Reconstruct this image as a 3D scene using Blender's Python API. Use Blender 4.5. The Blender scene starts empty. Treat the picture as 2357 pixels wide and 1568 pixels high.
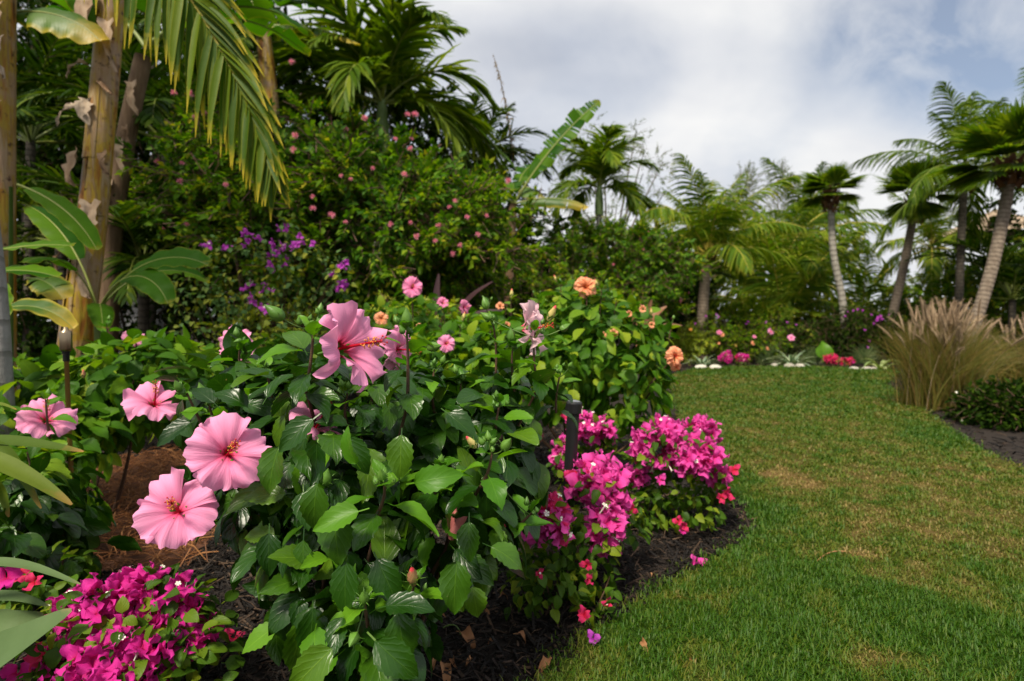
import bpy, math, random
import numpy as np
from mathutils import Vector, Matrix
rng = np.random.default_rng(11); random.seed(11)
R = math.radians
S = bpy.context.scene
COL = S.collection

# ------------------------------------------------------------------ camera
CAM_H, PITCH, F = 0.75, R(1.88), 1309.7          # F in units of a 2357 px wide picture
cam = bpy.data.cameras.new('camera'); cam.lens = 20.0; cam.sensor_width = 36.0
cam.clip_start = 0.02; cam.clip_end = 900
cam.dof.use_dof = True; cam.dof.focus_distance = 0.92; cam.dof.aperture_fstop = 4.8
camo = bpy.data.objects.new('camera', cam); COL.objects.link(camo)
camo.location = (0, 0, CAM_H); camo.rotation_euler = (R(90) - PITCH, 0, 0)
S.camera = camo

# ------------------------------------------------------------------ light
SUN_EL, SUN_AZ = R(55), R(205)                   # azimuth from +Y clockwise: behind the camera, to the left
sd = Vector((math.sin(SUN_AZ) * math.cos(SUN_EL), math.cos(SUN_AZ) * math.cos(SUN_EL), math.sin(SUN_EL)))
sun = bpy.data.lights.new('sun', 'SUN'); sun.energy = 3.1; sun.angle = R(11); sun.color = (1, .91, .74)
suno = bpy.data.objects.new('sun', sun); COL.objects.link(suno)
suno.rotation_euler = (-sd).to_track_quat('-Z', 'Y').to_euler()
S.view_settings.view_transform = 'Standard'; S.view_settings.look = 'None'
S.view_settings.gamma = 1; S.view_settings.use_curve_mapping = False
S.view_settings.exposure = 0.92
S.render.engine = 'CYCLES'; S.cycles.use_denoising = True
S.cycles.max_bounces = 6; S.cycles.diffuse_bounces = 3; S.cycles.glossy_bounces = 2
S.cycles.transmission_bounces = 4; S.cycles.transparent_max_bounces = 4
S.cycles.sample_clamp_indirect = 4


class NT:
    """short-hand for building a node tree"""
    def __init__(s, tree): s.t = tree; tree.nodes.clear()
    def n(s, typ, _in=None, **kw):
        nd = s.t.nodes.new(typ)
        for k, v in kw.items(): setattr(nd, k, v)
        for k, v in (_in or {}).items(): s.set(nd.inputs[k], v)
        return nd
    def set(s, sock, v):
        if hasattr(v, 'is_output'): s.t.links.new(v, sock)
        else:
            if isinstance(v, tuple) and len(v) == 3 and sock.type == 'RGBA': v = v + (1,)
            sock.default_value = v
    def m(s, op, a, b=0.0, c=None, clamp=False):
        nd = s.n('ShaderNodeMath', operation=op, use_clamp=clamp)
        s.set(nd.inputs[0], a); s.set(nd.inputs[1], b)
        if c is not None: s.set(nd.inputs[2], c)
        return nd.outputs[0]
    def ramp(s, f, stops, interp='LINEAR'):
        nd = s.n('ShaderNodeValToRGB'); s.set(nd.inputs[0], f); cr = nd.color_ramp; cr.interpolation = interp
        while len(cr.elements) < len(stops): cr.elements.new(.5)
        for e, (p, c) in zip(cr.elements, stops):
            e.position = p; e.color = c + (1,) if len(c) == 3 else c
        return nd.outputs[0]
    def mix(s, f, a, b, blend='MIX'):
        nd = s.n('ShaderNodeMix', data_type='RGBA', blend_type=blend)
        s.set(nd.inputs[0], f); s.set(nd.inputs[6], a); s.set(nd.inputs[7], b)
        return nd.outputs[2]
    def noise(s, scale, vec=None, detail=3, rough=.55, dist=0):
        nd = s.n('ShaderNodeTexNoise', {'Scale': scale, 'Detail': detail, 'Roughness': rough, 'Distortion': dist})
        if vec is not None: s.set(nd.inputs['Vector'], vec)
        return nd.outputs['Fac']


w = bpy.data.worlds.new('World'); S.world = w; w.use_nodes = True
t = NT(w.node_tree)
sky = t.n('ShaderNodeTexSky', sky_type='NISHITA', sun_disc=False, sun_elevation=SUN_EL, sun_rotation=SUN_AZ,
          air_density=1.0, dust_density=1.0, ozone_density=1.6)
gen = t.n('ShaderNodeTexCoord').outputs['Generated']
sx = t.n('ShaderNodeSeparateXYZ', {0: gen})
zz = t.m('ADD', t.m('MAXIMUM', sx.outputs[2], 0.0), .60)
pl = t.n('ShaderNodeCombineXYZ', {0: t.m('DIVIDE', sx.outputs[0], zz), 1: t.m('DIVIDE', sx.outputs[1], zz), 2: 3.7}).outputs[0]
n1 = t.noise(2.6, pl, 5, .5, .15)
mp = t.n('ShaderNodeMapping', {'Vector': pl, 'Location': (5.3, 1.7, 0), 'Scale': (1.0, 1.6, 1)}).outputs[0]
n2 = t.noise(2.2, mp, 4, .48, .1)
n3 = t.noise(7.0, pl, 6, .6, .4)
def blob(cx, cy, r, amp):                        # a thinner place in the cloud deck, at its own spot of the deck
    dx = t.m('SUBTRACT', t.n('ShaderNodeSeparateXYZ', {0: pl}).outputs[0], cx)
    dy = t.m('SUBTRACT', t.n('ShaderNodeSeparateXYZ', {0: pl}).outputs[1], cy)
    d2 = t.m('ADD', t.m('MULTIPLY', dx, dx), t.m('MULTIPLY', t.m('MULTIPLY', dy, dy), 2.2))
    return t.m('MULTIPLY', t.m('MULTIPLY', t.m('EXPONENT', t.m('DIVIDE', d2, -r * r)), amp), t.m('MULTIPLY', t.m('SUBTRACT', n3, .22, clamp=True), 2.4))
cov = t.m('ADD', t.m('MULTIPLY', t.m('ADD', t.m('SUBTRACT', n1, .5), t.m('MULTIPLY', t.m('SUBTRACT', n3, .5), .30)), 1.4), .84)
def deck(px, py):                                # deck coordinates of a direction of the sky
    x, y = (px - 1178.5) / F, -(py - 784) / F
    d = Vector((x, math.cos(PITCH) + y * math.sin(PITCH), y * math.cos(PITCH) - math.sin(PITCH))).normalized()
    return d.x / (d.z + .60), d.y / (d.z + .60)
for px, py, r, a in ((2080, 70, .15, .62), (2010, 60, .10, .2), (2330, 130, .20, .40), (2130, 260, .10, .28), (1500, 110, .12, .30), (1420, 250, .10, .26), (1280, 60, .13, .14)):
    cx, cy = deck(px, py); cov = t.m('SUBTRACT', cov, blob(cx, cy, r, a))
cov = t.m('MAXIMUM', t.m('MINIMUM', cov, .97), .18)
ccol = t.ramp(n2, [(.30, (.31, .32, .35)), (.46, (.42, .426, .445)), (.62, (.51, .508, .503))])
bg_sky = t.n('ShaderNodeBackground', {'Color': sky.outputs[0], 'Strength': .065})
bg_cl = t.n('ShaderNodeBackground', {'Color': ccol, 'Strength': 1.0})
mx = t.n('ShaderNodeMixShader', {0: cov, 1: bg_sky.outputs[0], 2: bg_cl.outputs[0]})
t.n('ShaderNodeOutputWorld', {0: mx.outputs[0]})


# ------------------------------------------------------------------ placing
def P(px, py, d):
    """world point seen at a picture position (2357 x 1568) at depth d"""
    x, y = (px - 1178.5) / F, -(py - 784) / F
    return np.array((d * x, d * (math.cos(PITCH) + y * math.sin(PITCH)), CAM_H + d * (y * math.cos(PITCH) - math.sin(PITCH))))
def G(px, py):
    x, y = (px - 1178.5) / F, -(py - 784) / F
    dz = y * math.cos(PITCH) - math.sin(PITCH)
    d = CAM_H / -dz
    return np.array((d * x, d * (math.cos(PITCH) + y * math.sin(PITCH)), 0.0))
def project(V):
    V = np.asarray(V); dx, dy, dz = V[..., 0], V[..., 1], V[..., 2] - CAM_H
    dep = dy * math.cos(PITCH) - dz * math.sin(PITCH); up = dy * math.sin(PITCH) + dz * math.cos(PITCH)
    dep = np.maximum(dep, 1e-3)
    return 1178.5 + F * dx / dep, 784 - F * up / dep, dep


# ------------------------------------------------------------------ geometry helpers
class Geo:
    def __init__(s, V, T, UV=None, M=None):
        s.V = np.asarray(V, float).reshape(-1, 3); s.T = np.asarray(T, int).reshape(-1, 3)
        s.UV = np.zeros((len(s.V), 2)) if UV is None else np.asarray(UV, float).reshape(-1, 2)
        s.M = np.zeros(len(s.T), int) if M is None else (np.full(len(s.T), M) if np.isscalar(M) else np.asarray(M, int))
    def xf(s, A):
        A = np.array(A)
        return Geo(s.V @ A[:3, :3].T + A[:3, 3], s.T, s.UV, s.M)
def merge(gs):
    gs = [g for g in gs if len(g.V)]
    o = np.cumsum([0] + [len(g.V) for g in gs[:-1]])
    return Geo(np.vstack([g.V for g in gs]), np.vstack([g.T + k for g, k in zip(gs, o)]),
               np.vstack([g.UV for g in gs]), np.concatenate([g.M for g in gs]))
def scatter(g, A):
    """copies of g at every 3x4 matrix of A, joined"""
    K, n = len(A), len(g.V)
    if K == 0: return Geo(np.zeros((0, 3)), np.zeros((0, 3), int))
    V = np.einsum('kij,nj->kni', A[:, :, :3], g.V) + A[:, None, :, 3]
    T = (g.T[None] + (np.arange(K) * n)[:, None, None]).reshape(-1, 3)
    return Geo(V.reshape(-1, 3), T, np.tile(g.UV, (K, 1)), np.tile(g.M, K))
def unit(a): return a / np.maximum(np.linalg.norm(a, axis=-1, keepdims=True), 1e-9)
def frames(p, d, n, s=1.0):
    d = unit(np.asarray(d, float)); x = unit(np.cross(d, np.asarray(n, float))); z = np.cross(x, d)
    s = np.broadcast_to(np.asarray(s, float), (len(d),))[:, None]
    return np.stack([x * s, d * s, z * s, np.asarray(p, float)], axis=2)
def M4(a): 
    m = Matrix.Identity(4)
    for i in range(3):
        for j in range(4): m[i][j] = a[i, j]
    return m
def grid(Pt, mat=0, uv=None):
    """Pt (nu, nv, 3) -> triangles"""
    nu, nv = Pt.shape[:2]; i = np.arange(nu * nv).reshape(nu, nv)
    a, b, c, d = i[:-1, :-1].ravel(), i[1:, :-1].ravel(), i[1:, 1:].ravel(), i[:-1, 1:].ravel()
    T = np.vstack([np.stack([a, b, c], 1), np.stack([a, c, d], 1)])
    if uv is None:
        u, v = np.meshgrid(np.linspace(0, 1, nu), np.linspace(0, 1, nv), indexing='ij'); uv = np.stack([u, v], -1)
    return Geo(Pt.reshape(-1, 3), T, uv.reshape(-1, 2), mat)
def tube(pts, rad, k=6, mat=0, cap=True):
    pts = np.asarray(pts, float); n = len(pts); rad = np.broadcast_to(rad, (n,))
    tg = unit(np.gradient(pts, axis=0)); ref = np.array((1, 0, 0.)) if abs(tg[0][0]) < .8 else np.array((0, 1., 0))
    x = unit(np.cross(tg, ref)); y = np.cross(tg, x)
    a = np.linspace(0, 2 * math.pi, k + 1)
    ring = x[:, None] * np.cos(a)[None, :, None] + y[:, None] * np.sin(a)[None, :, None]
    Pt = pts[:, None] + ring * rad[:, None, None]
    ln = np.concatenate([[0], np.cumsum(np.linalg.norm(np.diff(pts, axis=0), axis=1))])
    u, v = np.meshgrid(ln, np.linspace(0, 1, k + 1), indexing='ij')
    g = grid(Pt, mat, np.stack([u, v], -1))
    if cap:
        V = np.vstack([g.V, pts[-1:]]); c = len(g.V); b = (n - 1) * (k + 1)
        T = np.vstack([g.T, [[b + i, b + i + 1, c] for i in range(k)]])
        g = Geo(V, T, np.vstack([g.UV, [[ln[-1], .5]]]), mat)
    return g
def curve(p0, p1, p2, n=10, p3=None):
    t_ = np.linspace(0, 1, n)[:, None]; p0, p1, p2 = map(np.asarray, (p0, p1, p2))
    if p3 is None: return (1 - t_) ** 2 * p0 + 2 * t_ * (1 - t_) * p1 + t_ ** 2 * p2
    return (1 - t_) ** 3 * p0 + 3 * t_ * (1 - t_) ** 2 * p1 + 3 * t_ ** 2 * (1 - t_) * p2 + t_ ** 3 * np.asarray(p3)
def lathe(prof, k=12, mat=0):
    prof = np.asarray(prof, float); a = np.linspace(0, 2 * math.pi, k + 1)
    Pt = np.stack([prof[:, None, 0] * np.cos(a), prof[:, None, 0] * np.sin(a), np.broadcast_to(prof[:, None, 1], (len(prof), k + 1))], -1)
    return grid(Pt, mat)
def ellipsoid_geo(c, r, nu=6, nv=8, mat=0):
    u = np.linspace(0, math.pi, nu); v = np.linspace(0, 2 * math.pi, nv)
    U, W = np.meshgrid(u, v, indexing='ij')
    return grid(np.stack([np.sin(U) * np.cos(W) * r[0] + c[0], np.sin(U) * np.sin(W) * r[1] + c[1], np.cos(U) * r[2] + c[2]], -1), mat)
def vnoise(x, y, seed=0):
    """cheap smooth value noise 0..1"""
    x = np.asarray(x, float); y = np.asarray(y, float)
    xi, yi = np.floor(x).astype(int), np.floor(y).astype(int); fx, fy = x - xi, y - yi
    fx, fy = fx * fx * (3 - 2 * fx), fy * fy * (3 - 2 * fy)
    def h(a, b):
        k = (a * 374761393 + b * 668265263 + seed * 974711) & 0x7fffffff
        k = ((k ^ (k >> 13)) * 1274126177) & 0x7fffffff
        return ((k ^ (k >> 16)) & 0xffff) / 65535.
    return (h(xi, yi) * (1 - fx) + h(xi + 1, yi) * fx) * (1 - fy) + (h(xi, yi + 1) * (1 - fx) + h(xi + 1, yi + 1) * fx) * fy

def mesh(name, g, mats, smooth=True, attrs=None):
    me = bpy.data.meshes.new(name); n, k = len(g.V), len(g.T)
    me.vertices.add(n); me.vertices.foreach_set('co', g.V.astype(np.float32).ravel())
    me.loops.add(3 * k); me.loops.foreach_set('vertex_index', g.T.astype(np.int32).ravel())
    me.polygons.add(k); me.polygons.foreach_set('loop_start', np.arange(0, 3 * k, 3, dtype=np.int32))
    for m in (mats if isinstance(mats, (list, tuple)) else [mats]): me.materials.append(m)
    me.polygons.foreach_set('material_index', g.M.astype(np.int32))
    me.polygons.foreach_set('use_smooth', np.full(k, smooth))
    uv = me.uv_layers.new(name='UVMap'); uv.data.foreach_set('uv', g.UV[g.T.ravel()].astype(np.float32).ravel())
    for an, av in (attrs or {}).items():
        at = me.attributes.new(an, 'FLOAT', 'POINT'); at.data.foreach_set('value', np.asarray(av, np.float32))
    me.update(calc_edges=True); me.validate()
    return me

WM = {}
def thing(name, label, cat, loc=(0, 0, 0), group=None, rz=0.0):
    o = bpy.data.objects.new(name, None); o.empty_display_size = .1; COL.objects.link(o)
    o['label'] = label; o['category'] = cat
    if group: o['group'] = group
    o.location = loc; o.rotation_euler = (0, 0, rz)
    WM[o] = Matrix.Translation(Vector(loc)) @ Matrix.Rotation(rz, 4, 'Z')
    return o
def part(name, me, parent, A=None, kind=None, label=None, local=False):
    """mesh as a child; A = its world matrix (3x4 or Matrix), or its matrix in the parent's space"""
    o = bpy.data.objects.new(name, me); COL.objects.link(o)
    A = Matrix.Identity(4) if A is None else (M4(A) if isinstance(A, np.ndarray) else A)
    if parent is not None:
        o.parent = parent
        o.matrix_basis = A if local else WM[parent].inverted() @ A
        WM[o] = WM[parent] @ A if local else A
    else:
        o.matrix_basis = A; WM[o] = A
    if kind: o['kind'] = kind
    if label: o['label'] = label
    return o
def single(name, me, label, cat, A=None, group=None):
    o = part(name, me, None, A); o['label'] = label; o['category'] = cat
    if group: o['group'] = group
    return o
def setting(name, me, kind='structure'):
    o = part(name, me, None); o['kind'] = kind
    return o
def stuffpart(name, g, mats, parent, attrs=None):
    """world-space geometry as one part"""
    c = np.array(WM[parent].translation)
    h = Geo(g.V - c, g.T, g.UV, g.M)
    return part(name, mesh(name, h, mats, attrs=attrs), parent, Matrix.Translation(Vector(c)), kind='stuff')
def worldpart(name, g, mats, parent, smooth=True, label=None, kind=None):
    c = np.array(WM[parent].translation)
    return part(name, mesh(name, Geo(g.V - c, g.T, g.UV, g.M), mats, smooth), parent, Matrix.Translation(Vector(c)), kind, label)


# ------------------------------------------------------------------ materials
def newmat(name):
    m = bpy.data.materials.new(name); m.use_nodes = True
    return m, NT(m.node_tree)
def rnd(t, salt=0.0):
    a = t.n('ShaderNodeObjectInfo').outputs['Random']; b = t.n('ShaderNodeNewGeometry').outputs['Random Per Island']
    return t.m('FRACT', t.m('ADD', t.m('ADD', t.m('MULTIPLY', a, 7.31), t.m('MULTIPLY', b, 3.17)), salt))
def leafmat(name, stops, rough=.35, transl=.3, veins=7, vein_amt=.35, bump=.35, spec=.5, blot=.0, midrib=.045, tipcol=None, vslant=.45, edge=None):
    """leaf: colour by leaf, lighter midrib and side veins, quilted relief, some light through the blade"""
    m, t = newmat(name)
    uv = t.n('ShaderNodeSeparateXYZ', {0: t.n('ShaderNodeUVMap').outputs[0]})
    u, v = uv.outputs[0], uv.outputs[1]
    av = t.m('ABSOLUTE', t.m('MULTIPLY', t.m('SUBTRACT', v, .5), 2.0))
    col = t.ramp(rnd(t), stops)
    pos = t.n('ShaderNodeTexCoord').outputs['Object']
    nz = t.noise(38, pos, 3)
    col = t.mix(t.m('MULTIPLY', nz, .5), col, t.mix(1.0, col, (.55, .6, .5), 'MULTIPLY'))
    ph = t.m('FRACT', t.m('MULTIPLY', t.m('SUBTRACT', u, t.m('MULTIPLY', av, vslant)), veins))
    tri = t.m('ABSOLUTE', t.m('SUBTRACT', ph, .5))               # .5 on a vein
    ven = t.m('MULTIPLY', t.m('SUBTRACT', tri, .43, clamp=True), 14, clamp=True)
    mid = t.m('MULTIPLY', t.m('SUBTRACT', midrib, av, clamp=True), 40, clamp=True)
    lin = t.m('MAXIMUM', t.m('MULTIPLY', ven, .45), mid)
    lt = t.mix(1.0, t.mix(1.0, col, (1.9, 1.6, 1.6), 'MULTIPLY'), (.012, .016, .003), 'ADD')
    col = t.mix(t.m('MULTIPLY', lin, vein_amt), col, lt)
    if blot:
        b = t.m('MULTIPLY', t.m('SUBTRACT', t.noise(90, pos, 4, .6), 1 - blot, clamp=True), 12, clamp=True)
        col = t.mix(b, col, (.28, .22, .12))
    if tipcol:
        k = t.m('MULTIPLY', t.m('SUBTRACT', t.m('ADD', u, t.m('MULTIPLY', nz, .25)), tipcol[0], clamp=True), tipcol[1], clamp=True)
        col = t.mix(k, col, tipcol[2])
    if edge:
        k = t.m('MULTIPLY', t.m('SUBTRACT', av, edge[0], clamp=True), edge[1], clamp=True)
        col = t.mix(k, col, edge[2])
    hgt = t.m('SUBTRACT', t.m('MULTIPLY', t.m('SUBTRACT', 1.0, t.m('POWER', t.m('MULTIPLY', tri, 2.0), 3.0)), .30), t.m('MULTIPLY', mid, .6))
    hgt = t.m('ADD', hgt, t.m('MULTIPLY', t.noise(55, pos, 2), .9))
    bp = t.n('ShaderNodeBump', {'Strength': bump, 'Distance': .004, 'Height': hgt})
    bs = t.n('ShaderNodeBsdfPrincipled', {'Base Color': col, 'Roughness': t.m('ADD', rough, t.m('MULTIPLY', nz, .15)), 'Normal': bp.outputs[0], 'Specular IOR Level': spec})
    tr = t.n('ShaderNodeBsdfTranslucent', {'Color': t.mix(1.0, col, (1.7, 1.75, .55), 'MULTIPLY')})
    mx = t.n('ShaderNodeMixShader', {0: transl, 1: bs.outputs[0], 2: tr.outputs[0]})
    t.n('ShaderNodeOutputMaterial', {0: mx.outputs[0]})
    return m
def simplemat(name, stops, rough=.6, nscale=20, bump=.2, transl=0, metal=0, spec=.5, stretch=(1, 1, 1), ndist=.01, perobj=.5):
    m, t = newmat(name)
    pos = t.n('ShaderNodeMapping', {'Vector': t.n('ShaderNodeTexCoord').outputs['Object'], 'Scale': stretch}).outputs[0]
    nz = t.noise(nscale, pos, 4, .6)
    f = t.m('ADD', t.m('MULTIPLY', rnd(t), perobj), t.m('MULTIPLY', nz, 1 - perobj))
    col = t.ramp(f, stops)
    bp = t.n('ShaderNodeBump', {'Strength': bump, 'Distance': ndist, 'Height': nz})
    bs = t.n('ShaderNodeBsdfPrincipled', {'Base Color': col, 'Roughness': rough, 'Metallic': metal, 'Normal': bp.outputs[0], 'Specular IOR Level': spec})
    out = bs.outputs[0]
    if transl:
        tr = t.n('ShaderNodeBsdfTranslucent', {'Color': col})
        out = t.n('ShaderNodeMixShader', {0: transl, 1: bs.outputs[0], 2: tr.outputs[0]}).outputs[0]
    t.n('ShaderNodeOutputMaterial', {0: out})
    return m
def petalmat(name, throat, inner, body, rim, transl=.35, vein=.5):
    m, t = newmat(name)
    uv = t.n('ShaderNodeSeparateXYZ', {0: t.n('ShaderNodeUVMap').outputs[0]}); u, v = uv.outputs[0], uv.outputs[1]
    pos = t.n('ShaderNodeTexCoord').outputs['Object']
    st = t.n('ShaderNodeCombineXYZ', {0: t.m('MULTIPLY', v, 26.0), 1: t.m('MULTIPLY', u, 1.6), 2: t.m('MULTIPLY', t.n('ShaderNodeObjectInfo').outputs['Random'], 40)}).outputs[0]
    sn = t.noise(1.0, st, 3, .6)
    base = t.ramp(t.m('ADD', u, t.m('MULTIPLY', t.m('SUBTRACT', sn, .5), .16)), [(.06, throat), (.14, inner), (.34, body), (1.0, rim)])
    vl = t.m('MULTIPLY', t.m('SUBTRACT', sn, .52, clamp=True), 6, clamp=True)
    base = t.mix(t.m('MULTIPLY', t.m('MULTIPLY', vl, t.m('SUBTRACT', 1.05, u, clamp=True)), vein), base, inner)
    bp = t.n('ShaderNodeBump', {'Strength': .45, 'Distance': .004, 'Height': sn})
    bs = t.n('ShaderNodeBsdfPrincipled', {'Base Color': base, 'Roughness': .6, 'Normal': bp.outputs[0], 'Specular IOR Level': .25})
    tr = t.n('ShaderNodeBsdfTranslucent', {'Color': base})
    t.n('ShaderNodeOutputMaterial', {0: t.n('ShaderNodeMixShader', {0: transl, 1: bs.outputs[0], 2: tr.outputs[0]}).outputs[0]})
    return m
def trunkmat(name, a, b, ring, freq=14, bump=.6):
    """ringed palm trunk: UV u runs along the trunk in metres"""
    m, t = newmat(name)
    uvn = t.n('ShaderNodeUVMap').outputs[0]; uv = t.n('ShaderNodeSeparateXYZ', {0: uvn})
    pos = t.n('ShaderNodeTexCoord').outputs['Object']
    nz = t.noise(18, pos, 5, .65)
    ph = t.m('FRACT', t.m('ADD', t.m('MULTIPLY', uv.outputs[0], freq), t.m('MULTIPLY', nz, .35)))
    rg = t.m('MULTIPLY', t.m('SUBTRACT', ph, .8, clamp=True), 5, clamp=True)
    col = t.mix(rg, t.ramp(nz, [(.3, a), (.7, b)]), ring)
    fib = t.noise(60, t.n('ShaderNodeMapping', {'Vector': pos, 'Scale': (1, 1, .12)}).outputs[0], 3)
    col = t.mix(t.m('MULTIPLY', fib, .5), col, a)
    bp = t.n('ShaderNodeBump', {'Strength': bump, 'Distance': .02, 'Height': t.m('ADD', t.m('MULTIPLY', rg, -.7), t.m('ADD', nz, fib))})
    bs = t.n('ShaderNodeBsdfPrincipled', {'Base Color': col, 'Roughness': .85, 'Normal': bp.outputs[0], 'Specular IOR Level': .2})
    t.n('ShaderNodeOutputMaterial', {0: bs.outputs[0]})
    return m

MT = {}
MT['hib'] = leafmat('hibiscus_leaf', [(0, (.008, .038, .002)), (.5, (.019, .070, .003)), (.85, (.042, .115, .005)), (1, (.09, .18, .008))], .26, .2, 5, .6, .30, .42, blot=.32)
MT['hib_young'] = leafmat('hibiscus_young_leaf', [(0, (.055, .18, .007)), (1, (.13, .30, .012))], .36, .35, 5, .4, .14, 0.3)
MT['hib_mid'] = leafmat('hibiscus_mid_leaf', [(0, (.025, .085, .004)), (.5, (.065, .17, .008)), (.85, (.15, .27, .012)), (1, (.28, .35, .02))], .42, .35, 5, .35, .22, 0.18)
MT['boug'] = leafmat('bougainvillea_leaf', [(0, (.03, .075, .005)), (.6, (.075, .16, .010)), (1, (.20, .25, .015))], .4, .3, 5, .3, .25, 0.18)
MT['boug_grey'] = leafmat('grey_green_leaf', [(0, (.06, .13, .04)), (.6, (.13, .23, .07)), (1, (.34, .34, .03))], .55, .3, 5, .3, .2, 0.15)
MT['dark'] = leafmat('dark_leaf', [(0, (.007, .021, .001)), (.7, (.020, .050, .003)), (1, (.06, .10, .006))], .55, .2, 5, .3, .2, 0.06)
MT['shrub'] = leafmat('shrub_leaf', [(0, (.03, .09, .003)), (.5, (.085, .18, .006)), (.85, (.19, .28, .011)), (1, (.33, .29, .02))], .55, .35, 5, .25, .2, 0.08)
MT['croton'] = leafmat('yellow_leaf', [(0, (.14, .24, .010)), (.6, (.32, .40, .016)), (1, (.52, .52, .03))], .45, .3, 5, .3, .3)
MT['olive'] = leafmat('olive_leaf', [(0, (.07, .11, .03)), (1, (.18, .22, .08))], .6, .3, 5, .2, .2, 0.08)
MT['palm'] = leafmat('palm_leaflet', [(0, (.035, .075, .004)), (.6, (.075, .135, .006)), (1, (.15, .20, .010))], .48, .3, 1, 0, .2, 0.12, midrib=.14)
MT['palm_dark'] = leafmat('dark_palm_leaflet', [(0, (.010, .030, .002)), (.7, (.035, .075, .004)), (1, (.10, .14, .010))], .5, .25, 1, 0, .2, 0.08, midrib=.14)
MT['palm_gold'] = leafmat('golden_palm_leaflet', [(0, (.045, .105, .006)), (.5, (.10, .175, .010)), (1, (.21, .26, .018))], .5, .35, 1, 0, .2, 0.12, midrib=.14, tipcol=(.88, 3, (.36, .30, .03)))
MT['frond_near'] = leafmat('yellowing_palm_leaflet', [(0, (.045, .10, .005)), (.6, (.08, .145, .007)), (1, (.14, .20, .010))], .45, .35, 1, 0, .2, 0.15, midrib=.16, tipcol=(.86, 3.5, (.60, .44, .03)), edge=(.86, 5, (.36, .33, .02)))
MT['palm_dead'] = leafmat('dead_palm_leaflet', [(0, (.20, .12, .03)), (1, (.42, .24, .06))], .7, .3, 1, 0, .2)
MT['banana'] = leafmat('banana_leaf', [(0, (.02, .085, .003)), (.6, (.05, .145, .005)), (1, (.10, .21, .010))], .4, .4, 26, .25, .25, 0.1, midrib=.05, vslant=.12, tipcol=(1.05, 4, (.40, .28, .03)), edge=(.93, 8, (.32, .30, .03)))
MT['banana_yel'] = leafmat('yellowing_banana_leaf', [(0, (.06, .14, .012)), (1, (.10, .20, .015))], .4, .4, 26, .25, .3, midrib=.06, vslant=.12, tipcol=(.72, 2.2, (.55, .36, .03)), edge=(.72, 3.5, (.48, .38, .03)))
MT['strap_yel'] = leafmat('yellowing_strap_leaf', [(0, (.06, .11, .010)), (1, (.13, .18, .016))], .5, .3, 1, 0, .15, .2, midrib=.0, tipcol=(.95, 5, (.32, .17, .05)))
MT['strap_grey'] = leafmat('grey_strap_leaf', [(0, (.07, .13, .045)), (1, (.12, .18, .07))], .55, .2, 1, 0, .15, .15, midrib=.0, tipcol=(1.05, 6, (.3, .22, .1)))
MT['agave'] = leafmat('agave_leaf', [(0, (.12, .22, .14)), (1, (.24, .34, .23))], .55, .1, 1, 0, .1, midrib=0, edge=(.7, 8, (.42, .46, .28)))
MT['spider'] = leafmat('variegated_leaf', [(0, (.22, .32, .10)), (1, (.38, .44, .18))], .5, .2, 1, 0, .1, midrib=0)
MT['purple_sword'] = leafmat('purple_sword_leaf', [(0, (.025, .008, .012)), (1, (.055, .020, .026))], .4, .15, 1, 0, .1, midrib=.08)
MT['red_sword'] = leafmat('reddish_sword_leaf', [(0, (.14, .06, .03)), (1, (.32, .15, .07))], .45, .2, 1, 0, .1, midrib=.08)
MT['bract'] = petalmat('magenta_bract', (.50, .0, .10), (.58, .012, .20), (.66, .02, .29), (.72, .035, .36), .35, .5)
MT['bract_red'] = petalmat('crimson_bract', (.50, .0, .03), (.62, .012, .06), (.70, .03, .12), (.70, .03, .18), .35, .5)
MT['bract_pink'] = petalmat('pink_bract', (.62, .01, .16), (.72, .03, .28), (.78, .06, .38), (.80, .10, .45), .35, .4)
MT['bract_purple'] = petalmat('purple_bract', (.30, .02, .28), (.42, .03, .42), (.52, .06, .52), (.56, .10, .56), .35, .4)
MT['petal'] = petalmat('pink_petal', (.42, .0, .02), (.83, .10, .25), (.86, .255, .47), (.88, .36, .59), .28, .26)
MT['petal_lite'] = petalmat('light_pink_petal', (.75, .10, .14), (.86, .34, .42), (.90, .48, .58), (.92, .62, .68), .3, .5)
MT['petal_hot'] = petalmat('hot_pink_petal', (.50, .0, .06), (.80, .10, .30), (.88, .22, .45), (.90, .30, .52), .3, .4)
MT['petal_peach'] = petalmat('peach_petal', (.80, .09, .04), (.88, .22, .09), (.92, .36, .17), (.93, .42, .24), .3, .3)
MT['white'] = simplemat('white_flower', [(0, (.75, .72, .6)), (1, (.85, .84, .76))], .6, bump=.05)
MT['anther'] = simplemat('orange_anther', [(0, (.75, .22, .03)), (1, (.90, .42, .05))], .6)
MT['column'] = petalmat('stamen_column', (.50, .0, .02), (.75, .05, .06), (.85, .18, .20), (.85, .22, .20), .2, .2)
MT['stigma'] = simplemat('red_stigma', [(0, (.45, .01, .02)), (1, (.65, .02, .03))], .5)
MT['calyx'] = simplemat('green_calyx', [(0, (.06, .16, .02)), (1, (.14, .28, .035))], .45, 60, transl=.15)
MT['budskin'] = simplemat('bud_skin', [(.2, (.42, .16, .10)), (.45, (.62, .50, .16)), (.8, (.72, .60, .22))], .5, 40, transl=.2)
MT['budtip'] = simplemat('bud_tip', [(0, (.70, .04, .06)), (1, (.75, .10, .12))], .5)
MT['spent'] = simplemat('spent_petal', [(.2, (.42, .10, .10)), (.8, (.62, .26, .22))], .6, 40, transl=.2)
MT['puff'] = simplemat('pink_puff', [(0, (.80, .17, .28)), (1, (.90, .40, .50))], .7, transl=.3)
MT['plume'] = simplemat('grass_plume', [(0, (.28, .19, .12)), (.6, (.46, .33, .21)), (1, (.58, .45, .31))], .85, 30, transl=.3)
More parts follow.
